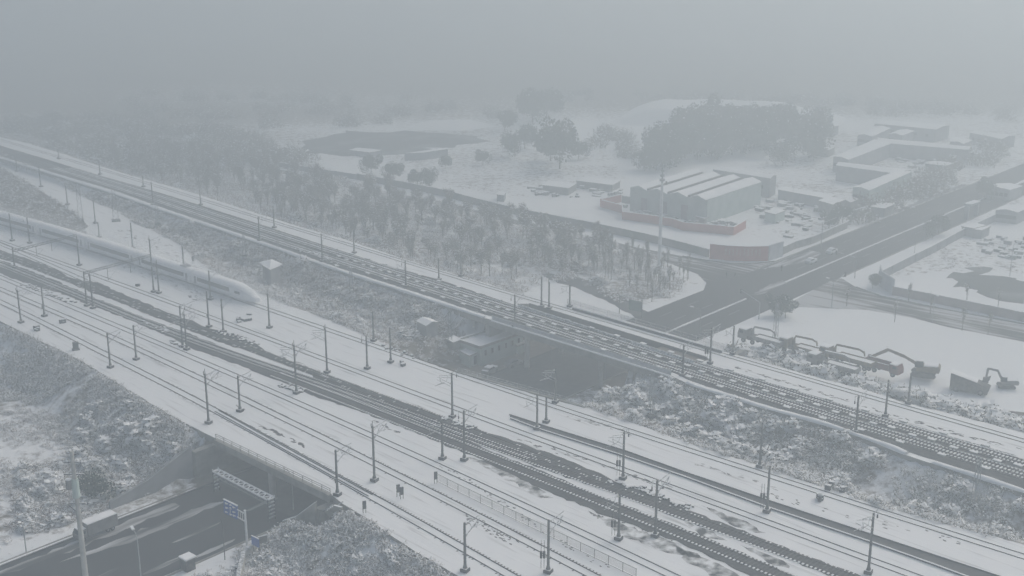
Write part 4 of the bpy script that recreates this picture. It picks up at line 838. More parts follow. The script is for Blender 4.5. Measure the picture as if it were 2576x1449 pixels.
lamp((1521, 960), 893, 'thin pale pole in front of the main line bridge', az=math.radians(100), arm=.5, head=False)
lamp((1387, 913), 870, 'pale post beneath the main line bridge', az=1, arm=.4, head=False)
for i, (x, y, t) in enumerate([(2300, 640, 522), (2092, 775, 702), (2345, 810, 740), (2252, 795, 752), (2540, 695, 610), (1990, 560, 470), (2265, 560, 505)]):
    lamp((x, y), t, ['tall slender lamp on the right edge of the main road beyond the cars', 'pale slender lamp at the near kerb of the right side road', 'slender lamp halfway along the right side road', 'slender lamp beside the first street trees', 'slender lamp behind the pink wall at the right edge', 'dark slender lamp among the stacks right of the warehouse', 'slender lamp left of the main road below the angle building'][i], az=random.uniform(0, 6), arm=1.2, r=.07)
def cam_pole(base, topy, end, lbl):
    b = G(*base, ZG); h = top_height(base, topy, ZG); e = G(*end, ZG)-b; root = thing('signal_pole', lbl, 'signal pole', b, 0); mb = MB(); mb.tube((0, 0, 0), (0, 0, h), .13, 'galvanised', .09, 8); mb.build('pole', root)
    mb = MB(); L = min(e.length, 9); d = e.normalized()*L; mb.tube((0, 0, h-.1), (d.x, d.y, h+.5), .07, 'frosted_steel', n=5); mb.build('arm', root)
    mb = MB(); mb.box((d.x, d.y, h+.25), (.4, .4, 1.1), 'dark_box'); mb.build('signal_head', root)
cam_pole((1909, 803), 760, (1850, 770), 'white signal pole with long arm at the near corner of the junction'); cam_pole((2092, 770), 714, (2125, 745), 'signal pole with short arm at the right corner of the junction'); cam_pole((2150, 700), 647, (2100, 690), 'signal pole with arm on the far side of the main road')
cam_pole((2065, 625), 560, (2100, 615), 'portal like signal pole by the left side of the main road')
# sign frame on the snowy corner
root = thing('sign_frame', 'empty dark frame with green panel on the snowy corner near the bridge', 'sign frame', G(1558, 790, ZG)); iv = -root.location; a, b = G(1558, 788, ZG)+iv, G(1614, 800, ZG)+iv; h = 4.6
for p in (a, b): mb = MB(); mb.tube(p, p+UP*h, .12, 'steel_pole', n=6); mb.build('post', root)
mb = MB(); mb.bar(a+UP*h, b+UP*h, .2, .2, 'frosted_steel'); mb.bar(a+UP*3.5, b+UP*3.5, .12, .12, 'steel_pole'); mb.build('crossbar', root)
mb = MB(); mb.bar(a.lerp(b, .42)+UP*2.7, b+UP*2.7, .12, 2.5, 'green_panel'); mb.build('panel', root)
# height limit gantry across the near road
hl = thing('height_limit_gantry', 'white truss height limit gantry across the road before the yard bridge', 'gantry', G(537, 1243, ZG)); iv = -hl.location
LA = G(537, 1243, ZG); hg = top_height((537, 1243), 1190, ZG)
def top_pt(x, y): return G(x, y, ZG+hg)+iv
A0, A1, B0, B1 = top_pt(535, 1186), top_pt(549, 1180), top_pt(673, 1258), top_pt(690, 1251)
mb = MB()
for p, q in ((A0, B0), (A1, B1), (A0, A1), (B0, B1)): mb.tube(p, q, .13, 'snow', n=6)
for p, q in ((A0, B0), (A1, B1)): mb.tube(p-UP*.75, q-UP*.75, .06, 'galvanised', n=5)
n = 11
for i in range(n):
    a, b = A0.lerp(B0, i/n), A0.lerp(B0, (i+1)/n); c, d = A1.lerp(B1, i/n), A1.lerp(B1, (i+.5)/n)
    mb.tube(a, A1.lerp(B1, (i+.5)/n), .09, 'snow', n=4); mb.tube(A1.lerp(B1, (i+.5)/n), b, .09, 'snow', n=4)
    mb.tube(a, a-UP*.75, .04, 'galvanised', n=4); mb.tube(a, b-UP*.75, .035, 'galvanised', n=4)
mb.build('truss', hl)
for (p, q) in ((A0, A1), (B0, B1)):
    for s_ in (p, q): mb = MB(); mb.tube(Vector((s_.x, s_.y, 0)), s_, .12, 'steel_pole', n=6); mb.tube(s_, s_+UP*.35, .10, 'white_paint', n=6); mb.build('post', hl)
    for k in range(1, 6): mb = MB(); z_ = p.z*k/6; mb.bar(Vector((p.x, p.y, z_)), Vector((q.x, q.y, z_)), .18, .18, 'frosted_steel'); mb.build('rung', hl)
# blue direction sign
bs = thing('direction_sign', 'blue direction sign with white arrow on a thick white post', 'road sign', G(622, 1372, ZG)); iv = -bs.location; hs = top_height((622, 1372), 1285, ZG)
mb = MB(); mb.tube((0, 0, 0), (0, 0, hs), .19, 'white_paint', .15, 10); mb.tube((0, 0, hs), (0, 0, hs+.12), .2, 'snow', n=8); mb.build('post', bs)
def sp_(x, y): # point at the sign's plane (through the post, running along az -43)
    d = Vector((math.cos(math.radians(135)), math.sin(math.radians(135)), 0)); u = (x-1288)/FL; v = -(y-724.5)/FL; ray = Vector((u, cp+v*sp, -sp+v*cp)); nrm = Vector((d.y, -d.x, 0)); t = nrm.dot(bs.location)/nrm.dot(ray); return Vector((0, 0, HC))+ray*t+iv
q = [sp_(562, 1256), sp_(597, 1273), sp_(597, 1307), sp_(563, 1290)]
mb = MB(); nrm = Vector((math.sin(math.radians(135)), -math.cos(math.radians(135)), 0)); nrm = nrm if nrm.y < 0 else -nrm
mb.add([p for p in q]+[p-nrm*.08 for p in q], [(0, 1, 2, 3), (7, 6, 5, 4), (0, 4, 5, 1), (1, 5, 6, 2), (2, 6, 7, 3), (3, 7, 4, 0)], 'blue_sign'); mb.bar(q[0]+UP*.06, q[1]+UP*.06, .22, .12, 'snow'); mb.build('sign_board', bs)
def sq(u, v): return (q[0].lerp(q[1], u)).lerp(q[3].lerp(q[2], u), v)+nrm*.03
mb = MB()
for u0, u1, v in ((.12, .34, .18), (.45, .62, .14), (.66, .86, .2), (.12, .30, .82), (.45, .65, .84), (.70, .88, .8), (.14, .34, .5), (.66, .86, .55)): mb.bar(sq(u0, v), sq(u1, v), .03, .16, 'white_paint'); mb.bar(sq(u0, v+.07), sq((u0+u1)/2, v+.07), .03, .10, 'white_paint')
mb.tube(sq(.5, .75), sq(.5, .35), .05, 'white_paint', n=4); mb.tube(sq(.5, .33), sq(.42, .45), .05, 'white_paint', n=4); mb.tube(sq(.5, .33), sq(.58, .45), .05, 'white_paint', n=4); mb.build('lettering', bs)
mb = MB(); tp = Vector((0, 0, 0))
for v in (.25, .8): e = q[1].lerp(q[2], v); mb.tube(e, Vector((0, 0, e.z)), .09, 'white_paint', n=6)
for k in range(4): a = q[1].lerp(q[2], .25); b = q[1].lerp(q[2], .8); f = (k+.5)/4; mb.tube(a*(1-f)+Vector((0, 0, a.z))*f, b*(1-f)+Vector((0, 0, b.z))*f, .04, 'white_paint', n=4)
mb.build('bracket', bs)
def board(base, w, h, hh, lbl, m='dark_box', az=0.0, z=0.0, name='signboard', cat='signboard', legs=2, t=.08, mf=None):
    root = thing(name, lbl, cat, G(*base, z), az)
    for e in ((-w*.38, w*.38) if legs == 2 else (0,)): mb = MB(); mb.tube((e, 0, 0), (e, 0, hh-h*.1), .05, 'steel_pole', n=5); mb.build('leg', root)
    mb = MB(); mb.box((0, -.06, hh-h/2), (w, t, h), m); mb.box((0, -.06, hh+.05), (w, .14, .08), 'snow'); mb.build('board', root)
board((645, 1392), 1.7, 1.4, 2.6, 'small dark blue board on two legs in the roadside scrub', 'blue_sign', math.radians(-40), -5.6)
board((662, 1384), 1.3, 1.1, 2.3, 'small blackish board standing behind the dark blue board', 'truck_dark', math.radians(30), -5.6)
for x, y, l in ((1002, 1249, 'left of the twin trackside boards between two snowy tracks'), (1011, 1255, 'right of the twin trackside boards between two snowy tracks'), (917, 1291, 'lone trackside board near the south yard edge'), (1096, 1216, 'trackside board at the head of the wire fence'), (486, 663, 'small trackside board above the train')):
    board((x, y), .55, 1.3, 2.0, l, 'dark_box', math.radians(25))
# wire fence beside the third track
fp = Gs([(1099, 1212), (1140, 1233), (1300, 1311), (1450, 1383), (1600, 1455)]); M['wire_mesh'].node_tree.nodes['Mix Shader'].inputs[0].default_value = .13
root = thing('wire_fence', 'low wire mesh fence with thin posts beside the third track', 'fence', fp[0]); iv = -fp[0]; c = resample(fp, 2.52)
for p in c: mb = MB(); mb.tube(p+iv, p+iv+UP*1.45, .04, 'steel_pole', n=5); mb.build('post', root)
mb = MB()
for i in range(len(c)-1): mb.bar(c[i]+iv+UP*.85, c[i+1]+iv+UP*.85, .02, 1.1, 'wire_mesh')
mb.build('mesh_panel', root)
for zz in (.12, 1.4):
    mb = MB()
    for i in range(len(c)-1): mb.bar(c[i]+iv+UP*zz, c[i+1]+iv+UP*zz, .04, .05, 'steel_pole')
    mb.build('top_wire' if zz > 1 else 'bottom_wire', root)
# signalling boxes and heaps of kit on the yard snow
def kit(x, y, n, lbl, z=0, s=1.0, name='equipment_stack', cat='equipment'):
    b = G(x, y, z); root = thing(name, lbl, cat, b, random.uniform(0, 3)); r_ = random.Random(int(x*7+y))
    for k in range(n):
        mb = MB(); w, d, h = s*r_.uniform(.5, 1.1), s*r_.uniform(.4, .7), s*r_.uniform(.3, .9); p = (r_.uniform(-.9, .9)*s, r_.uniform(-.6, .6)*s, 0); a = r_.uniform(0, 3)
        mb.box((p[0], p[1], h/2), (w, d, h), 'dark_box', a); mb.box((p[0], p[1], h+.04), (w*1.05, d*1.05, .09), 'snow', a); mb.build('box', root)
kit(95, 829, 4, 'left of the two stacks of dark kit near the lower left track'); kit(155, 812, 4, 'right of the two stacks of dark kit near the lower left track')
kit(605, 808, 4, 'stack of dark kit beside the northern snow field'); kit(623, 790, 1, 'single dark box above the stack of kit'); kit(622, 806, 2, 'small pair of boxes right of the stack of kit')
kit(1012, 918, 2, 'small trackside point machine near two masts'); kit(2052, 1256, 2, 'low twin boxes left of the small stove like device'); kit(345, 720, 1, 'dark box north of the cleared bed at left'); kit(532, 752, 1, 'box with red side at a mast foot near the train')
for k, (x, y) in enumerate([(2086, 1226), (2095, 1229), (2108, 1234), (2117, 1238)]): kit(x, y, 1, '%s of four snow capped cabinets by the right scrub edge' % ['first', 'second', 'third', 'fourth'][k], name='cabinet', cat='cabinet')
root = thing('oil_drum_box', 'tall black box standing alone near the lower left tracks', 'box', G(191, 880, 0), .4); mb = MB(); mb.box((0, 0, .9), (1.1, .8, 1.5), 'dark_box'); mb.build('body', root); mb = MB(); mb.box((0, 0, .1), (1.5, 1.1, .2), 'steel_pole'); mb.build('base', root)
root = thing('stove_device', 'small dark trackside device with round cap on the right', 'device', G(2062, 1261, 0)); mb = MB(); mb.tube((0, 0, 0), (0, 0, 1.0), .3, 'dark_box', .22, 8); mb.build('body', root); mb = MB(); mb.tube((0, 0, 1.0), (0, 0, 1.2), .42, 'frosted_steel', .3, 8); mb.build('cap', root)
for x, y in ((330, 987), (350, 1000), (385, 1022), (400, 1030), (440, 1052), (462, 1066), (265, 948)):
    b = G(x, y, -.3); mb = MB(); mb.tube((0, 0, .3), (-1.2, -1.4, -.9), .12, 'steel_pole', n=5); mb.tube((0, 0, .42), (-1.2, -1.4, -.78), .09, 'snow', n=5); o = mb.build('drain_chute'); o.location = b; tag(o, 'short drain chute off the yard edge at %s' % where(b), 'drain chute', 'drain chutes')
for x, y in ((700, 0), ):
    pass
for x, y in ((1112, 776), (1130, 785), (1150, 797), (1085, 768), (1165, 803)):
    b = G(x, y, .8); mb = MB(); mb.tube((0, 0, .2), (-1.6, -2.0, -1.4), .12, 'steel_pole', n=5); mb.tube((0, 0, .3), (-1.6, -2.0, -1.3), .08, 'snow', n=5); o = mb.build('drain_chute'); o.location = b; tag(o, 'short drain chute down the main line slope at %s' % where(b), 'drain chute', 'drain chutes')
# stairs right of the yard bridge
st = thing('embankment_stairs', 'snow covered steps with handrail climbing the bank right of the yard bridge', 'stairs', G(850, 1274, .1)); e = ghit(792, 1318)+UP*.3-st.location
mb = MB()
for k in range(14): p = e*(k/14); mb.box(p+UP*(-.12), (.42, 1.5, .3), 'concrete', 1.1); mb.box(p+UP*.06, (.34, 1.4, .07), 'snow', 1.1)
mb.build('steps', st); mb = MB(); nn = Vector((-e.y, e.x, 0)).normalized()*.85
for sg in (-1, 1): mb.tube(nn*sg+UP*.5, e+nn*sg+UP*.5, .09, 'frosted_steel', n=5)
mb.build('handrail', st)
# near concrete utility pole
up_ = thing('utility_pole', 'thick concrete utility pole with transformer gear rising in the left foreground', 'utility pole', G(222, 1510, ZG)); hu = top_height((222, 1510), 1135, ZG)
mb = MB(); mb.tube((0, 0, 0), (0, 0, hu), .42, 'pale_concrete', .24, 12); mb.build('pole', up_)
for zf, L in ((.93, 1.1), (.85, 1.3), (.66, 1.1)):
    mb = MB(); z_ = hu*zf; mb.bar((-L, 0, z_), (L, 0, z_), .12, .12, 'steel_pole'); mb.bar((-L, 0, z_+.09), (L, 0, z_+.09), .14, .05, 'snow'); mb.build('crossarm', up_)
    for e_ in (-L*.9, -L*.45, L*.45, L*.9): mb = MB(); mb.tube((e_, 0, z_+.06), (e_, 0, z_+.38), .07, 'pale_concrete', .05, 6); mb.build('insulator', up_)
mb = MB(); mb.tube((-.75, -.2, hu*.76), (-.75, -.2, hu*.76+1.3), .42, 'truck_grey', n=12); mb.tube((-.75, -.2, hu*.76+1.3), (-.75, -.2, hu*.76+1.42), .4, 'snow', n=12); mb.build('transformer', up_)
mb = MB(); mb.tube((0, 0, hu*.70), (0, 0, hu*.82), .5, 'mint_wall', .46, 12); mb.build('sleeve', up_)
mb = MB(); mb.tube((-.4, .2, hu*.6), (-1.6, .6, hu*.64), .05, 'steel_pole', n=4); mb.tube((-1.6, .6, hu*.64), (-1.6, .6, hu*.64+.3), .12, 'white_paint', n=6); mb.build('bracket', up_)
board((1675, 700), .1, .1, 1.0, 'short dark post in the leafless grove', legs=1, z=ZG)
lamp(None, 0, 'dark thin pole in the roadside scrub below the blue sign', az=0, arm=.2, r=.08, head=False, m='steel_pole', h=6.5, b=G(566, 1408, ZG), name='marker_post', cat='post')
lamp((380, 1240), 1160, 'thin pale pole left of the gantry beside the retaining wall', az=0, arm=.2, r=.05, head=False, name='marker_post', cat='post')
# ------------------------------------------------------------------ vehicles
def wheels(root, xs, y, r, w=.3):
    for x in xs:
        for s_ in (-1, 1):
            mb = MB(); mb.tube((x, s_*y-w/2, r), (x, s_*y+w/2, r), r, 'tyre', n=12); mb.tube((x, s_*y-w/2-.01, r), (x, s_*y+w/2+.01, r), r*.5, 'truck_grey', n=8); mb.build('wheel', root)
def prof_body(mb, prof, w, m, y0=0.0):
    n = len(prof); vs = [(x, y0-w/2, z) for x, z in prof]+[(x, y0+w/2, z) for x, z in prof]
    mb.add(vs, [tuple(range(n)), tuple(range(2*n-1, n-1, -1))]+[(i, (i+1) % n, n+(i+1) % n, n+i) for i in range(n)], m)
def crane_truck(base, z, lbl, col='truck_yellow', az=135, L=10.5, snowbed=True):
    root = thing('crane_truck', lbl, 'crane truck', G(*base, z), math.radians(az), 'crane trucks parked in a row')
    mb = MB(); mb.box((0, 0, .95), (L, 1.0, .3), 'truck_dark'); mb.build('chassis', root)
    wheels(root, (L*.36, L*.14, -L*.26, -L*.38), 1.05, .52)
    mb = MB(); x = L/2; prof_body(mb, [(x-2.1, .8), (x, .8), (x, 1.9), (x-.25, 2.9), (x-2.1, 2.9)], 2.4, col); mb.build('cab', root)
    mb = MB(); mb.box((x-.9, 0, 2.35), (.9, 2.44, .6), 'glass_dark'); mb.box((x-.08, 0, 2.3), (.12, 2.0, .65), 'glass_dark', 0, -.2); mb.build('window', root)
    mb = MB(); mb.box((x-1.15, 0, 2.98), (1.9, 2.35, .16), 'snow'); mb.build('roof_snow', root)
    mb = MB(); mb.tube((x-3, 0, 1.1), (x-3, 0, 3.0), .45, col, .35, 10); mb.box((x-3, 0, 1.3), (1.1, 2.4, .8), 'truck_dark'); mb.build('crane_base', root)
    mb = MB(); p = [Vector((x-3.1, 0, 3.0)), Vector((x-3.5, 0, 3.75)), Vector((x-L*.72, 0, 3.95)), Vector((x-L*.80, 0, 3.6)), Vector((x-L*.82, 0, 2.9))]
    for a, b in zip(p[:-1], p[1:]): mb.bar(a, b, .45, .42, col); mb.bar(a+UP*.24, b+UP*.24, .42, .07, 'snow') if abs(b.x-a.x) > .8 else None
    mb.build('crane_boom', root)
    b0, b1 = -L/2, x-4.0; mb = MB(); mb.box(((b0+b1)/2, 0, 1.22), (b1-b0, 2.5, .14), 'truck_dark')
    for s_ in (-1, 1): mb.box(((b0+b1)/2, s_*1.22, 1.65), (b1-b0, .08, .75), col)
    for xx in (b0, b1): mb.box((xx, 0, 1.65), (.08, 2.44, .75), col)
    for k in range(7):
        for s_ in (-1, 1): mb.box((b0+(b1-b0)*(k+.5)/7, s_*1.28, 1.65), (.1, .06, .75), 'truck_dark')
    mb.build('cargo_bed', root); mb = MB(); mb.box(((b0+b1)/2, 0, 1.55), (b1-b0-.2, 2.3, .5), 'snow'); mb.build('bed_snow', root)
crane_truck((1914, 868), ZG+2.4, 'leftmost crane truck with folded boom beside the slim lattice mast', 'truck_grey'); crane_truck((2018, 892), ZG+2, 'second crane truck from the left with curved boom', 'truck_yellow')
crane_truck((2130, 917), ZG+2, 'largest crane truck with long snow filled bed, behind another truck', 'truck_yellow', L=12); crane_truck((2095, 934), ZG+2, 'crane truck nearest the shrubs with snowy cab roof', 'truck_grey', L=11)
def dump_truck(base, z, lbl, az, col, L=7.5):
    root = thing('dump_truck', lbl, 'dump truck', G(*base, z), math.radians(az)); mb = MB(); mb.box((0, 0, .9), (L, .9, .25), 'truck_dark'); mb.build('chassis', root); wheels(root, (L*.34, -L*.2, -L*.36), 1.0, .5); x = L/2
    mb = MB(); prof_body(mb, [(x-1.9, .7), (x, .7), (x, 1.6), (x-.4, 2.6), (x-1.9, 2.6)], 2.3, col); mb.build('cab', root); mb = MB(); mb.box((x-.9, 0, 2.1), (.8, 2.34, .55), 'glass_dark'); mb.build('window', root); mb = MB(); mb.box((x-1.2, 0, 2.7), (1.5, 2.3, .2), 'snow'); mb.build('roof_snow', root)
    b0, b1 = -L/2-.3, x-2.2; mb = MB(); mb.box(((b0+b1)/2, 0, 1.15), (b1-b0, 2.4, .12), col)
    for s_ in (-1, 1): mb.box(((b0+b1)/2, s_*1.18, 1.75), (b1-b0, .1, 1.2), col); mb.box(((b0+b1)/2, s_*1.18, 2.38), (b1-b0, .16, .07), 'snow')
    for xx in (b0, b1): mb.box((xx, 0, 1.75), (.1, 2.3, 1.2), col)
    mb.build('tipper_bed', root); return root
dump_truck((2222, 938), ZG+1.4, 'red dump truck with empty open bed beside the yellow excavator', -45, 'truck_red')
def excavator(base, z, lbl, az, s=1.0, col='truck_yellow', arm=None):
    root = thing('excavator', lbl, 'excavator', G(*base, z), math.radians(az)); root.scale = (s, s, s)
    for y in (-1.1, 1.1): mb = MB(); prof_body(mb, [(-1.9, .1), (1.9, .1), (2.15, .5), (1.8, .95), (-1.8, .95), (-2.15, .5)], .5, 'truck_dark', y); mb.build('crawler_track', root)
    mb = MB(); mb.tube((0, 0, .9), (0, 0, 1.2), .8, 'truck_dark', n=12); mb.build('turntable', root)
    mb = MB(); prof_body(mb, [(-2.6, 1.2), (1.2, 1.2), (1.2, 1.9), (-.2, 2.1), (-2.5, 2.3), (-2.8, 1.9)], 2.5, col); mb.box((-1.2, 0, 2.32), (2.4, 2.3, .16), 'snow', 0, .05); mb.build('body', root)
    mb = MB(); prof_body(mb, [(.1, 1.9), (1.5, 1.9), (1.5, 2.6), (1.2, 3.1), (.1, 3.1)], 1.0, 'glass_dark', .75); mb.box((.65, .75, 3.16), (1.2, 1.05, .12), 'snow'); mb.build('cab', root)
    arm = arm or [(1.0, 1.9), (2.6, 3.9), (5.6, 4.4), (8.2, 2.9)]
    for i in range(len(arm)-1):
        (x0, z0), (x1, z1) = arm[i], arm[i+1]; mb = MB(); a, b = Vector((x0, -.2, z0)), Vector((x1, -.2, z1)); d = (b-a).normalized(); k = Vector((-d.z, 0, d.x))*.3; y = Vector((0, .2, 0))
        vs = [a-k-y, a+k-y, a+k+y, a-k+y, b-k*.8-y, b+k*.8-y, b+k*.8+y, b-k*.8+y]; mb.add(vs, [(0, 1, 2, 3), (4, 7, 6, 5), (0, 4, 5, 1), (1, 5, 6, 2), (2, 6, 7, 3), (3, 7, 4, 0)], col)
        mb.add([v+Vector((0, 0, .03)) for v in (vs[1], vs[2], vs[6], vs[5])], [(0, 1, 2, 3)], 'snow'); mb.build(('boom', 'boom', 'stick', 'stick')[i], root)
    ex, ez = arm[-1]; mb = MB(); prof_body(mb, [(ex-.5, ez+.3), (ex+.5, ez+.3), (ex+.6, ez-.6), (ex, ez-1.2), (ex-.7, ez-.8)], 1.1, 'truck_dark', -.2); mb.build('bucket', root)
excavator((2322, 946), ZG+.6, 'large yellow excavator with long boom stretched to the left', 158, 1.15, arm=[(.8, 1.9), (3.4, 3.2), (6.3, 4.1), (9.2, 2.3)])
excavator((2530, 975), ZG, 'small excavator with bent arm near the right edge of the lot', 168, .8, 'truck_grey', arm=[(1.0, 1.9), (2.3, 4.3), (4.6, 4.7), (4.9, 1.9)])
mb = MB(); root = thing('tipped_dump_body', 'dark slab sided tipper body standing on the lot between the excavators', 'tipper body', G(2438, 985, ZG), math.radians(-28))
prof_body(mb, [(-3.6, .3), (3.4, .3), (3.8, 1.6), (1.5, 2.4), (-3.6, 3.6)], 2.6, 'truck_dark'); mb.build('body', root); mb = MB(); prof_body(mb, [(2.2, 1.9), (3.4, 2.6), (3.6, 3.6), (3.0, 3.3), (2.0, 2.3)], .3, 'truck_dark', 1.0); mb.build('tailgate', root); mb = MB(); mb.box((-1.1, 0, 3.12), (5.2, 2.4, .08), 'snow', 0, .235); mb.build('snow_cap', root); wheels(root, (-2.4, 2.2), 1.3, .6)
# box truck at the lower left
bt = thing('box_truck', 'grey box truck with snow covered roof on the road at lower left', 'truck', G(246, 1342, ZG+.05), RAZ+math.pi)
mb = MB(); mb.box((-.6, 0, 1.95), (6.2, 2.4, 2.3), 'truck_grey'); mb.build('cargo_box', bt); mb = MB(); mb.box((-.6, 0, 3.16), (6.1, 2.35, .14), 'snow'); mb.build('roof_snow', bt)
mb = MB(); prof_body(mb, [(2.6, .6), (4.4, .6), (4.4, 1.5), (3.9, 2.4), (2.6, 2.4)], 2.2, 'truck_grey'); mb.box((3.4, 0, 2.48), (1.3, 2.0, .14), 'snow'); mb.build('cab', bt); mb = MB(); mb.box((4.15, 0, 1.9), (.1, 1.9, .7), 'glass_dark', 0, -.5); mb.box((3.35, 0, 1.85), (.8, 2.24, .5), 'glass_dark'); mb.build('window', bt); bt.scale = (.8, .8, .8); mb = MB(); mb.box((.3, 0, .65), (7.8, .9, .3), 'truck_dark'); mb.build('chassis', bt); wheels(bt, (3.4, -1.6, -2.6), .95, .45)
def car(p, az, lbl, col='white_paint', snow=True):
    root = thing('car', lbl, 'car', p, az); mb = MB(); prof_body(mb, [(-2.2, .35), (2.2, .35), (2.2, .8), (1.0, 1.0), (-1.9, 1.05), (-2.2, .9)], 1.75, col); prof_body(mb, [(-1.7, 1.0), (1.05, 1.0), (.4, 1.42), (-1.1, 1.42)], 1.5, col); mb.build('body', root)
    mb = MB(); prof_body(mb, [(-1.6, 1.06), (.95, 1.06), (.4, 1.38), (-1.05, 1.38)], 1.54, 'glass_dark'); mb.build('window', root)
    if snow: mb = MB(); mb.box((-.35, 0, 1.5), (1.5, 1.35, .16), 'snow'); mb.box((1.6, 0, 1.0), (1.0, 1.5, .12), 'snow'); mb.box((-1.9, 0, 1.1), (.5, 1.4, .1), 'snow'); mb.build('snow_cover', root)
    wheels(root, (1.4, -1.35), .8, .32, .2)
car(G(2040, 662, ZG+.02), RAZ, 'white car on the main road, nearer of the two'); car(G(2092, 637, ZG+.02), RAZ, 'white car on the main road, farther of the two')
car(G(1232, 938, ZG+.02), RAZ+.2, 'snow covered car parked in the pit before the flat roofed building', 'truck_grey')
car(G(1305, 924, ZG+.02)+RL*1.5, RAZ, 'dark car deep in the shade of the underpass', 'truck_grey', False)
# kiosk in the foreground scrub
ki = thing('roadside_kiosk', 'small dark kiosk with thick snow roof at the bottom of the view', 'kiosk', G(474, 1432, ZG), RAZ); ki.scale = (.8, .8, .75); mb = MB(); mb.box((0, 0, 1.2), (1.9, 1.8, 2.4), 'truck_dark'); mb.build('body', ki); mb = MB(); mb.box((0, 0, 2.5), (2.3, 2.3, .15), 'concrete'); mb.box((0, 0, 2.7), (2.2, 2.2, .28), 'snow'); mb.build('roof', ki); mb = MB(); mb.box((0, -.95, 1.2), (.8, .08, 1.7), 'truck_dark'); mb.build('door', ki)
# people at the junction: tiny dark figures standing by the kerb
def person(p, az, lbl, coat):
    root = thing('person', lbl, 'person', p, az)
    V = [(0, 0, .95), (0, 0, 1.2), (0, 0, 1.42), (0, 0, 1.52), (0, 0, 1.66), (.2, 0, 1.40), (.27, .02, 1.12), (.25, .12, .88), (-.2, 0, 1.40), (-.27, .02, 1.12), (-.25, .12, .88), (.1, 0, .9), (.11, .03, .5), (.11, 0, .08), (-.1, 0, .9), (-.11, -.05, .5), (-.11, -.1, .08), (.11, .14, .04), (-.11, .04, .04)]
    E = [(0, 1), (1, 2), (2, 3), (3, 4), (2, 5), (5, 6), (6, 7), (2, 8), (8, 9), (9, 10), (0, 11), (11, 12), (12, 13), (0, 14), (14, 15), (15, 16), (13, 17), (16, 18)]
    R = [.15, .15, .15, .06, .11, .08, .06, .05, .08, .06, .05, .11, .08, .06, .11, .08, .06, .05, .05]
    me = bpy.data.meshes.new('body'); me.from_pydata(V, E, []); me.materials.append(M[coat]); o = bpy.data.objects.new('body', me); COL.objects.link(o); o.parent = root
    md = o.modifiers.new('skin', 'SKIN'); sv = me.skin_vertices[0].data
    for i, r in enumerate(R): sv[i].radius = (r, r*.8)
    sv[0].use_root = True; s2 = o.modifiers.new('sub', 'SUBSURF'); s2.levels = 1; s2.render_levels = 1
    mb = MB(); mb.tube((0, -.02, 1.66), (0, -.02, 1.79), .115, 'dark_box', .07, 8); mb.build('hair', root)
for i, (x, y, l, c) in enumerate([(1966, 682, 'person in dark coat standing near the curved kerb before the red hoarding', 'dark_box'), (1828, 698, 'left person of two standing beside the snowy side road', 'dark_box'), (1849, 701, 'right person of two standing beside the snowy side road', 'truck_dark')]):
    person(G(x, y, ZG+.03), i*1.1, l, c)
# pond and far fields
P = Gs([(760, 372), (800, 345), (880, 333), (990, 330), (1100, 335), (1200, 342), (1215, 352), (1150, 365), (1060, 380), (960, 392), (850, 392), (780, 385)], ZG); flat('pond_water', ragged(P+[P[0]], 6, 7)[:-1], ZG+.02, 'pond')
P = Gs([(2380, 700), (2440, 672), (2500, 672), (2470, 690), (2560, 700), (2600, 720), (2600, 742), (2560, 760), (2480, 745), (2420, 725)], ZG); flat('mud_ground', ragged(P+[P[0]], 2.2, 3)[:-1], ZG+.02, 'pond')
for pts in ([(2150, 935), (2220, 955), (2330, 985), (2440, 1005), (2600, 1030), (2600, 1040), (2420, 1020), (2300, 990), (2190, 960)],): P = Gs(pts, ZG+1.0); flat('mud_ground', ragged(P+[P[0]], .6, 2)[:-1], ZG+.03, 'soil')
# snowy mounds in the distance
def mound(pts, label_h, seed):
    P = Gs(pts, ZG); xs = [p.x for p in P]; ys = [p.y for p in P]; X, Y = np.meshgrid(np.linspace(min(xs), max(xs), 60), np.linspace(min(ys), max(ys), 40)); d = -sdist(X, Y, P)
    Z = ZG-.3+np.clip(d/14, 0, 1)**.8*label_h*(0.8+.25*vnoise(X, Y, .05, seed)); n_, m_ = X.shape; id_ = np.arange(n_*m_).reshape(n_, m_); q_ = np.stack([id_[:-1, :-1], id_[:-1, 1:], id_[1:, 1:], id_[1:, :-1]], -1).reshape(-1, 4)
    o = npmesh('snow_hill', np.stack([X, Y, Z], -1).reshape(-1, 3), q_, np.zeros(len(q_)), ['snow']); tag(o, kind='structure'); o.data.polygons.foreach_set('use_smooth', [True]*len(o.data.polygons))
mound([(1540, 312), (1580, 280), (1680, 270), (1780, 280), (2000, 285), (2135, 300), (2100, 320), (1900, 318), (1700, 325)], 9, 5); mound([(1000, 326), (1060, 306), (1200, 304), (1260, 318), (1160, 330)], 4, 6)
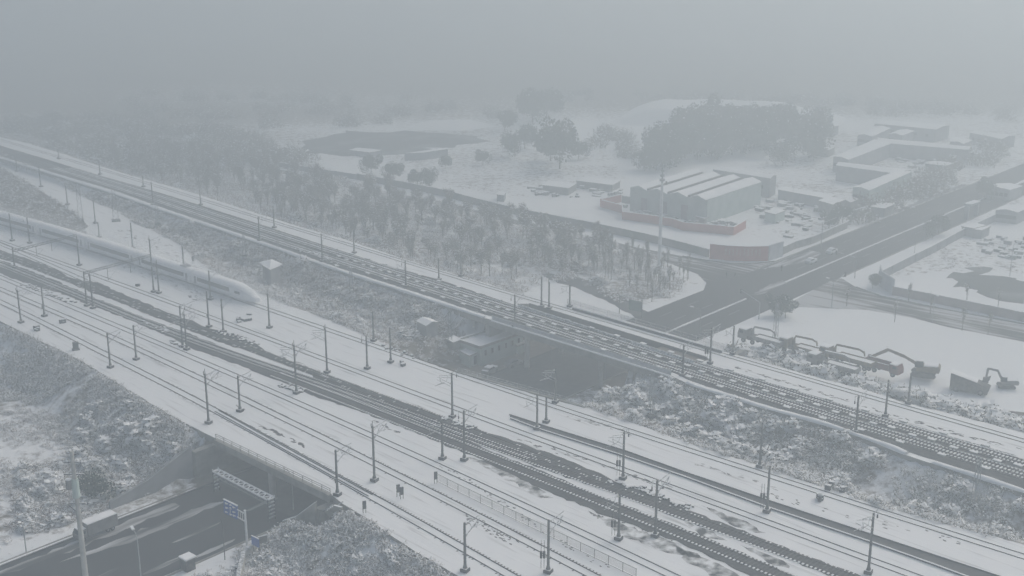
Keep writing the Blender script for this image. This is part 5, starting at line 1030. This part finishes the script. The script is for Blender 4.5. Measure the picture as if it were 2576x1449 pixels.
# ------------------------------------------------------------------ plants
def tuft(n, rx, rz, seed, snowf, tw=.055, tl=(.35, .8), ss=(.10, .26), mats=(0, 1), hollow=.25):
    r = np.random.default_rng(seed); a = r.uniform(0, 2*np.pi, n); el = r.uniform(-.1, 1, n); rad = r.uniform(hollow, 1, n)**.6
    c = np.stack([np.cos(a)*np.sqrt(1-np.clip(el, 0, 1)**2)*rx*rad, np.sin(a)*np.sqrt(1-np.clip(el, 0, 1)**2)*rx*rad, (np.clip(el, 0, 1)*rad*.85+.12)*rz], 1)
    c *= (1+.25*np.sin(3*a+seed))[:, None]
    isn = r.random(n) < snowf
    d = np.stack([np.cos(a)*.6+r.normal(0, .5, n), np.sin(a)*.6+r.normal(0, .5, n), r.uniform(.2, 1.3, n)], 1); d /= np.linalg.norm(d, axis=1)[:, None]
    L = r.uniform(*tl, n)[:, None]/2; w = np.cross(d, r.normal(0, 1, (n, 3))); w /= np.linalg.norm(w, axis=1)[:, None]; w *= tw/2*r.uniform(.6, 1.6, n)[:, None]
    t = np.stack([c-d*L-w, c-d*L+w, c+d*L+w*.5, c+d*L-w*.5], 1)
    s_ = r.uniform(*ss, n)[:, None]/2; h1 = np.stack([np.cos(a*3), np.sin(a*3), r.normal(0, .25, n)], 1); h2 = np.stack([-np.sin(a*3), np.cos(a*3), r.normal(0, .25, n)], 1); cs = c*1.03+np.array([0, 0, .03])
    q_ = np.stack([cs-h1*s_*1.5-h2*s_, cs+h1*s_*1.5-h2*s_, cs+h1*s_*1.5+h2*s_, cs-h1*s_*1.5+h2*s_], 1)
    V = np.where(isn[:, None, None], q_, t).reshape(-1, 3); return V, np.where(isn, mats[1], mats[0])
def scatter(name, protos, pos, scl, label, mats, kind='stuff', cat=None):
    VV, MM = [], []
    for i, (p, s_) in enumerate(zip(pos, scl)):
        V, m_ = protos[i % len(protos)]; a = rng.uniform(0, 6.28); R = np.array([[math.cos(a), -math.sin(a), 0], [math.sin(a), math.cos(a), 0], [0, 0, 1]]); VV.append(V@R.T*s_+np.array(p)); MM.append(m_)
    if not VV: return
    V = np.concatenate(VV); m_ = np.concatenate(MM); o = npmesh(name, V, np.arange(len(V)).reshape(-1, 4), m_, mats); tag(o, label, cat or 'undergrowth', None, kind); return o
def sample(poly, n, zmin=-99, edge=0.0, excl=None, clump=None, seed=1):
    r = np.random.default_rng(seed); A = np.array([(p[0], p[1]) for p in poly]); lo, hi = A.min(0), A.max(0); lo = np.maximum(lo, [-330, 110]); hi = np.minimum(hi, [330, 900])
    out = []
    for _ in range(60):
        P = r.uniform(lo, hi, (n*3, 2)); k = sdist(P[:, 0], P[:, 1], poly) < -edge
        if clump: k &= (vnoise(P[:, 0], P[:, 1], clump[0], clump[1])+r.normal(0, .25, len(P)) > clump[2])
        if excl is not None:
            for e in excl: k &= sdist(P[:, 0], P[:, 1], e[0]) > e[1]
        Z = terrain(P[:, 0], P[:, 1]); D = P[:, 1]*cp-(Z-HC)*sp; U = 1288+FL*P[:, 0]/D; Vv = 724.5-FL*(P[:, 1]*sp+(Z-HC)*cp)/D
        k &= (Z > zmin) & (U > -60) & (U < 2640) & (Vv < 1500) & (Vv > 180)
        for p, z_ in zip(P[k], Z[k]): out.append((p[0], p[1], z_))
        if len(out) >= n: break
    return out[:n]
road_poly = [RW(-110, 1.5), RW(900, 1.5), RW(900, -22.5), RW(-110, -22.5)]
road_near = [RW(-110, 5), RW(52, 5), RW(52, -22.5), RW(-8, -22.5), RW(-20, -19.4), RW(-110, -19.2)]; pit_poly = [RW(50, 16), RW(100, 10), RW(100, -25), RW(50, -25)]
sheds_poly = [RW(48, 13.5), RW(78, 13.5), RW(78, 2), RW(48, 2)]
EX = [(road_poly, 0), (yard_poly, .3), (main_poly, .3)]
pa = [tuft(60, .8, .75, 100+i, .56, .05, (.25, .6), (.07, .18)) for i in range(6)]; pb = [tuft(60, .8, .65, 120+i, .42, .05, (.25, .6), (.07, .18)) for i in range(6)]
UM = ['twig', 'snow']; UB = ['brown_twig', 'snow']
scatter('undergrowth', pa, sample(Z_mid, 3600, excl=[(road_poly, 0), (pit_poly, 0)], clump=(.16, 41, -.1), seed=2), rng.uniform(.7, 1.5, 3600), 'frosted scrub covering the strip between the yard and the main line', UM)
scatter('undergrowth', pb, sample(Z_mid, 1500, excl=[(road_poly, 0), (pit_poly, 0)], clump=(.06, 43, .0), seed=3), rng.uniform(.7, 1.4, 1500), 'brownish frosted scrub in the strip between the railways', UB)
scatter('undergrowth', pa, sample(Z_southslope, 3200, excl=[(road_near, 0), (yard_poly, .2)], clump=(.2, 44, -.1), seed=4), rng.uniform(.5, 1.2, 3200), 'frosted scrub on the slope below the yard', UM)
scatter('undergrowth', pb, sample(Z_sw, 800, excl=[(road_near, 0), (yard_poly, .2)], clump=(.16, 45, -.05), seed=5)+sample(Z_sw2, 700, excl=[(road_near, 0)], clump=(.2, 46, -.2), seed=6), rng.uniform(.4, 1.1, 1500), 'purplish leafless scrub left of the near road', UB)
scatter('undergrowth', pa, sample(Z_se, 1500, excl=[(road_near, 0), (yard_poly, .2)], clump=(.25, 47, -.05), seed=7), rng.uniform(.35, .9, 1500), 'frosted weeds and scrub at the bottom centre', UB)
scatter('undergrowth', pa, sample(Z_lot, 1100, excl=EX, seed=8), rng.uniform(.8, 1.5, 1100), 'frosted scrub between the main line and the parked machines', UM)
scatter('undergrowth', pa, sample(Z_wood, 5200, excl=EX, clump=(.05, 48, -.45), seed=9), rng.uniform(.9, 2.1, 5200), 'frosted scrub between the main line and the long wall', UB)
scatter('undergrowth', pb, [(p[0], p[1], 0.0) for p in sample(Z_tri, 700, seed=10)], rng.uniform(.8, 1.8, 700), 'frosted scrub in the triangle above the train', UM)
scatter('undergrowth', pa, sample(Z_ll, 900, excl=[(road_near, 1), (yard_poly, .3)], clump=(.3, 71, .1), seed=71)+sample(Z_open, 500, clump=(.2, 72, .2), seed=72)+sample(Z_rt, 160, clump=(.3, 73, .2), seed=73), rng.uniform(.35, .9, 1600), 'scattered frosted weeds on open snow', UB)
flat('scrub_ground', [Vector((p[0], p[1], 0)) for p in Z_tri], .012, 'soil')
# individual shrubs: meshes shared between copies
def mesh_from(name, V, m_, mats):
    o = npmesh(name, V, np.arange(len(V)).reshape(-1, 4), m_, mats); me = o.data; bpy.data.objects.remove(o); return me
shr = [mesh_from('shrub', *tuft(330, 1.0, 1.15, 200+i, .62, .05, (.35, .8), (.10, .26)), UM) for i in range(5)]
shw = [mesh_from('shrub', *tuft(420, 1.0, 1.2, 260+i, .46, .09, (.25, .6), (.20, .42)), ['bark', 'snow']) for i in range(4)]
shg = [mesh_from('shrub', *tuft(330, 1.0, 1.1, 220+i, .55, .09, (.15, .4), (.12, .3)), ['evergreen', 'snow']) for i in range(3)]
def shrubs(poly, n, smin, smax, phrase, excl, seed, meshes=shr, zf=None, grp='frosted shrubs'):
    for i, p in enumerate(sample(poly, n, excl=excl, seed=seed)):
        z_ = p[2] if zf is None else zf; o = bpy.data.objects.new('shrub', meshes[i % len(meshes)]); COL.objects.link(o); s_ = random.uniform(smin, smax); o.location = (p[0], p[1], z_-.05); o.scale = (s_, s_, s_*random.uniform(.8, 1.15)); o.rotation_euler.z = random.uniform(0, 6.28)
        tag(o, '%s at %s' % (phrase, where((p[0], p[1], z_))), 'shrub', grp)
Z_midR = zone([(1490, 1000), (1560, 945), (1700, 975), (1900, 1045), (2000, 1110), (2010, 1160), (1900, 1165), (1700, 1095)], -1.5)
shrubs(Z_midR, 46, 1.2, 2.1, 'rounded snow laden shrub', [(road_poly, 0), (yard_poly, .6), (main_poly, 1.0)], 31, shw)
shrubs(Z_mid, 90, 1.0, 2.0, 'frosted shrub between the railways', [(road_poly, 0), (pit_poly, 0), (yard_poly, .8), (main_poly, .8)], 32)
shrubs(Z_lot, 92, 1.5, 2.6, 'snowy bush fringing the machine lot', EX+[(main_poly, 1.2)], 33, shw)
shrubs(Z_sw, 44, .9, 1.9, 'frosted bush on the lower left slope', [(road_near, 1), (yard_poly, .8)], 34, shw); shrubs(Z_sw2, 16, .9, 1.5, 'snowy bush by the near road', [(road_near, 1)], 35)
shrubs(Z_se, 26, .6, 1.2, 'snow covered bush at the bottom of the view', [(road_near, 1), (yard_poly, .8)], 36, shg)
shrubs(Z_wood, 60, 1.2, 2.4, 'snowy bush north of the main line', EX+[(main_poly, 1.5)], 37, shw)
# trees: bare trunk with limbs + twig crown
def bare_tree(seed, h, spread=.35, nt=420, snowf=.28, upright=False):
    r = random.Random(seed); mb = MB(); tips = []
    def grow(p, d, L, rad, lv):
        q_ = p+d*L; mb.tube(p, q_, rad, 'bark', rad*.62, 5)
        if lv >= 3: tips.append((p, q_)); return
        for _ in range(3 if lv < 2 else 2):
            nd = (d+Vector((r.uniform(-1, 1), r.uniform(-1, 1), r.uniform(-.15, .45)))*(spread+.12*lv)*(.6 if upright else 1.3)).normalized(); grow(p.lerp(q_, r.uniform(.65, 1)), nd, L*r.uniform(.6, .8), rad*.58, lv+1)
        if lv > 0: tips.append((p, q_))
    grow(Vector((0, 0, -.2)), Vector((r.uniform(-.05, .05), r.uniform(-.05, .05), 1)), h*.36, h*.018, 0)
    g_ = np.random.default_rng(seed); k = g_.integers(0, len(tips), nt); A = np.array([tuple(t[0]) for t in tips])[k]; B = np.array([tuple(t[1]) for t in tips])[k]
    c = A+(B-A)*g_.uniform(.3, 1.2, nt)[:, None]+g_.normal(0, h*.028, (nt, 3)); isn = g_.random(nt) < snowf
    d = (B-A)/np.linalg.norm(B-A, axis=1)[:, None]+g_.normal(0, .5, (nt, 3)); d /= np.linalg.norm(d, axis=1)[:, None]; L = g_.uniform(.04, .10, nt)[:, None]*h; w = np.cross(d, g_.normal(0, 1, (nt, 3))); w /= np.linalg.norm(w, axis=1)[:, None]; w *= .045*(h/7)
    V = np.stack([c-d*L-w, c-d*L+w, c+d*L+w*.3, c+d*L-w*.3], 1); s_ = .09*(h/7)*g_.uniform(.6, 1.6, nt)[:, None]; hx = np.array([1, 0, .1]); hy = np.array([0, 1, -.1]); Vs = np.stack([c-hx*s_*1.6-hy*s_, c+hx*s_*1.6-hy*s_, c+hx*s_*1.6+hy*s_, c-hx*s_*1.6+hy*s_], 1)
    V = np.where(isn[:, None, None], Vs, V).reshape(-1, 3)
    me = bpy.data.meshes.new('trunk'); me.from_pydata(mb.v, [], mb.f); me.materials.append(M['bark']); me.update()
    return me, mesh_from('crown', V, np.where(isn, 1, 0), ['twig', 'snow'])
def dense_tree(seed, h, w, n=2600):
    g_ = np.random.default_rng(seed); r = random.Random(seed); mb = MB(); mb.tube((0, 0, -.3), (0, 0, h*.6), h*.02, 'bark', h*.01, 6)
    lobes = [(r.uniform(-.45, .45)*w, r.uniform(-.45, .45)*w, h*r.uniform(.38, .82), w*r.uniform(.25, .42)) for _ in range(9)]
    for x, y, z_, q_ in lobes: mb.tube((0, 0, h*.35), (x, y, z_), h*.008, 'bark', h*.003, 4)
    LB = np.array(lobes); k = g_.integers(0, 9, n); u = g_.normal(0, 1, (n, 3)); u /= np.linalg.norm(u, axis=1)[:, None]; c = LB[k, :3]+u*LB[k, 3:4]*g_.uniform(.55, 1.05, n)[:, None]*np.array([1, 1, 1.15])
    isn = (g_.random(n) < .025) & (u[:, 2] > .4); s_ = g_.uniform(.09, .24, n)[:, None]*h/9; a = g_.normal(0, 1, (n, 3)); a /= np.linalg.norm(a, axis=1)[:, None]; b = np.cross(a, g_.normal(0, 1, (n, 3))); b /= np.linalg.norm(b, axis=1)[:, None]
    V = np.stack([c-a*s_-b*s_, c+a*s_-b*s_, c+a*s_+b*s_, c-a*s_+b*s_], 1).reshape(-1, 3); me = bpy.data.meshes.new('trunk'); me.from_pydata(mb.v, [], mb.f); me.materials.append(M['bark']); me.update()
    return me, mesh_from('crown', V, np.where(isn, 1, 0), ['evergreen', 'snow'])
def put_tree(me, p, s_, name, lbl, grp, cat='tree'):
    root = thing(name, lbl, cat, p, random.uniform(0, 6.28), grp); root.scale = (s_, s_, s_*random.uniform(.9, 1.15))
    for nm, m_ in (('trunk', me[0]), ('crown', me[1])): o = bpy.data.objects.new(nm, m_); COL.objects.link(o); o.parent = root
BT = [bare_tree(300+i, 7.0, .35, 680, .26) for i in range(6)]; BU = [bare_tree(320+i, 6.0, .22, 170, .30, True) for i in range(4)]; DT = [dense_tree(340+i, 9, 6.5) for i in range(5)]
Z_trees = zone([(250, 400), (330, 380), (560, 400), (800, 455), (1000, 500), (1180, 540), (1400, 590), (1560, 620), (1600, 660), (1420, 690), (1330, 690), (1290, 722), (1200, 700), (1000, 640), (860, 596), (640, 530)], -5)
for i, p in enumerate(sample(Z_trees, 290, excl=EX+[(main_poly, 3)], clump=(.07, 51, -.55), seed=51)): put_tree(BT[i % 6], p, random.uniform(.85, 1.6), 'bare_tree', 'leafless tree before the long wall at %s' % where(p), 'leafless trees north of the main line')
Z_grove = zone([(1470, 640), (1560, 630), (1640, 650), (1700, 668), (1740, 700), (1690, 735), (1640, 760), (1590, 730), (1500, 700)], ZG)
for i, p in enumerate(sample(Z_grove, 62, seed=52)): put_tree(BU[i % 4], p, random.uniform(.8, 1.1), 'young_tree', 'young leafless grove tree at %s' % where(p), 'young trees in the corner grove')
for x, y, s_, l in ((1385, 405, 1.5, 'left of the tall evergreen'), (1408, 425, 1.9, 'tallest dark evergreen tree standing on the open snow'), (1455, 400, 1.0, 'slim evergreen right of the tall one'), (1340, 310, 1.8, 'hazy evergreen far behind the open snow'), (1375, 300, 1.9, 'second hazy evergreen far behind the open snow'), (1270, 330, 1.3, 'small hazy evergreen above the pond'), (1295, 395, 1.3, 'broad dark evergreen left of the tall pair'), (1320, 375, 1.2, 'smaller evergreen behind the broad one'),
                    (935, 440, .9, 'round dark evergreen at the left end of the wall'), (990, 455, .85, 'round evergreen behind the long wall, second from left'), (1050, 470, .8, 'round evergreen behind the long wall, third from left'), (1080, 474, .7, 'round evergreen behind the long wall, fourth from left'), (1215, 415, .7, 'small shrub like tree on the open snow field'), (1120, 425, .6, 'tiny round tree on the open snow field'),
                    (2120, 560, .8, 'dark round tree beside the main road wall'), (2085, 575, .7, 'second dark round tree beside the main road wall'), (1975, 800, .6, 'dark tree at the near junction corner'), (1955, 790, .7, 'dark bushy tree between junction and parked cranes'), (2195, 725, .45, 'slim evergreen beside the pale corner hoarding'), (250, 1262, .55, 'dark round evergreen above the box truck'), (2360, 590, .7, 'dark tree on the right side of the main road'), (2345, 600, .6, 'second dark tree on the right side of the main road'), (2480, 500, .8, 'hazy dark tree at the far right roadside')):
    put_tree(DT[int(x+y) % 5], G(x, y, ZG), s_, 'evergreen_tree', l if 'evergreen' in l or 'tree' in l else 'evergreen tree '+l, 'evergreen trees')
Z_big = [zone([(1590, 440), (1640, 400), (1700, 350), (1800, 330), (1980, 335), (2080, 330), (2100, 350), (2060, 400), (1980, 430), (1860, 415), (1780, 415), (1680, 430)], ZG)]
for i, p in enumerate(sample(Z_big[0], 64, seed=53)): put_tree(DT[i % 5], p, random.uniform(1.1, 1.7), 'evergreen_tree', 'dark evergreen behind the warehouse at %s' % where(p), 'evergreens behind the warehouse')
for i, (x, y) in enumerate([(2285, 760), (2340, 790), (2432, 760), (2510, 775), (2420, 832), (2250, 810), (2485, 842), (2130, 770)]): put_tree(BU[i % 4], G(x, y, ZG), .95, 'street_tree', 'leafless street tree on the right at %s' % where(G(x, y, ZG)), 'street trees on the right side road')
# dark woods and hedges that melt into the fog
far_pos = []
for pl, n_, sd in ((zone([(-60, 330), (0, 300), (200, 290), (560, 330), (800, 410), (560, 440), (380, 450), (60, 345)], ZG), 190, 61), (zone([(1250, 235), (1600, 235), (2000, 250), (2600, 290), (2600, 310), (2150, 290), (1600, 262), (1250, 260)], ZG), 60, 62), (zone([(300, 240), (1200, 250), (1250, 300), (700, 330), (300, 290)], ZG), 50, 63), (zone([(1480, 320), (1560, 330), (1590, 400), (1500, 385)], ZG), 12, 64), (zone([(2150, 540), (2280, 480), (2420, 400), (2500, 370), (2540, 390), (2300, 510), (2170, 560)], ZG), 36, 65)):
    r = np.random.default_rng(sd); A = np.array(pl); P = r.uniform(A.min(0), A.max(0), (n_*8, 2)); k = sdist(P[:, 0], P[:, 1], pl) < 0; far_pos += [(p[0], p[1], ZG) for p in P[k][:n_]]
pf = [tuft(420, 4.2, 4.0, 400+i, .26, .22, (.5, 1.3), (.15, .4)) for i in range(4)]
scatter('far_woods', pf, far_pos, rng.uniform(.7, 1.5, len(far_pos)), 'dark woods fading into the fog', UM, cat='woods')
# low snowy heaps and clutter in the storage yards
def heap(pts, n, z, lbl):
    poly = zone(pts, z); r = np.random.default_rng(len(lbl)); A = np.array(poly); P = r.uniform(A.min(0), A.max(0), (n*6, 2)); P = P[sdist(P[:, 0], P[:, 1], poly) < 0][:n]; mb = MB()
    for p in P: a = random.choice((RAZ, RAZ+1.57))+random.uniform(-.3, .3); s_ = random.uniform(.5, 2.2); h = random.uniform(.3, 1.2); mb.box((p[0], p[1], z+h/2), (s_*1.4, s_*.7, h), random.choice(('dark_box', 'truck_grey', 'concrete')), a); mb.box((p[0], p[1], z+h+.07), (s_*1.42, s_*.75, .16), 'snow', a)
    tag(mb.build('storage_clutter'), lbl, 'clutter', None, 'stuff')
heap([(1530, 518), (1620, 520), (1740, 540), (1860, 565), (1840, 582), (1700, 562), (1600, 545)], 70, ZG, 'snow covered stacks of material inside the red brick wall'); heap([(1320, 468), (1560, 470), (1570, 490), (1400, 500), (1320, 490)], 50, ZG, 'snow covered junk around the makeshift sheds')
heap([(1880, 500), (2060, 520), (2080, 560), (1980, 600), (1900, 560)], 46, ZG, 'snow covered stacks right of the red brick wall'); heap([(2230, 385), (2420, 400), (2400, 440), (2300, 440)], 60, ZG, 'snow covered stacks in the yard of the angle building'); heap([(2440, 590), (2600, 600), (2600, 660), (2480, 640)], 40, ZG, 'snow covered debris at the right edge')
# ------------------------------------------------------------------ haze, light, camera
mb = MB(); mb.box((0, 0, 39), (7900, 7900, 93), 'snow'); hz = mb.build('haze'); hz.data.materials.clear()
hm = bpy.data.materials.new('haze'); hm.use_nodes = True; nt = hm.node_tree; nt.nodes.clear(); out = nt.nodes.new('ShaderNodeOutputMaterial'); vp = nt.nodes.new('ShaderNodeVolumePrincipled')
vp.inputs['Color'].default_value = (0.540, 0.614, 0.665, 1); vp.inputs['Density'].default_value = 0.0033; vp.inputs['Anisotropy'].default_value = 0.3; nt.links.new(vp.outputs[0], out.inputs['Volume'])
hz.data.materials.append(hm); tag(hz, kind='stuff')
EL, AZS = math.radians(38), math.radians(48)     # sun ahead and to the right, behind the cloud
w = bpy.data.worlds.new('World'); S.world = w; w.use_nodes = True; nt = w.node_tree; bg = nt.nodes['Background']
sky = nt.nodes.new('ShaderNodeTexSky'); sky.sky_type = 'NISHITA'; sky.sun_disc = False; sky.sun_elevation = EL; sky.sun_rotation = AZS; sky.air_density = 1.0; sky.dust_density = 6.0; sky.ozone_density = 1.0
hs_ = nt.nodes.new('ShaderNodeHueSaturation'); hs_.inputs['Saturation'].default_value = 0.85
nt.links.new(sky.outputs[0], hs_.inputs['Color']); nt.links.new(hs_.outputs[0], bg.inputs[0]); bg.inputs[1].default_value = 0.09
ld = bpy.data.lights.new('sun', 'SUN'); ld.energy = 1.3; ld.angle = math.radians(50); ld.color = (1, .94, .86); lo = bpy.data.objects.new('sun', ld); COL.objects.link(lo)
dv = Vector((math.sin(AZS)*math.cos(EL), math.cos(AZS)*math.cos(EL), math.sin(EL))); lo.rotation_euler = dv.to_track_quat('Z', 'Y').to_euler()
cd = bpy.data.cameras.new('camera'); cd.sensor_width = 36; cd.lens = FL/2576*36; cd.clip_end = 9000; cd.clip_start = 1; co = bpy.data.objects.new('camera', cd); COL.objects.link(co)
co.location = (0, 0, HC); co.rotation_euler = (math.pi/2-PT, 0, 0); S.camera = co
S.view_settings.view_transform = 'Standard'; S.view_settings.look = 'None'; S.view_settings.exposure = 0.46; S.view_settings.gamma = 1
S.render.engine = 'CYCLES'; S.cycles.volume_bounces = 2; S.cycles.max_bounces = 7; S.cycles.diffuse_bounces = 3; S.cycles.use_denoising = True
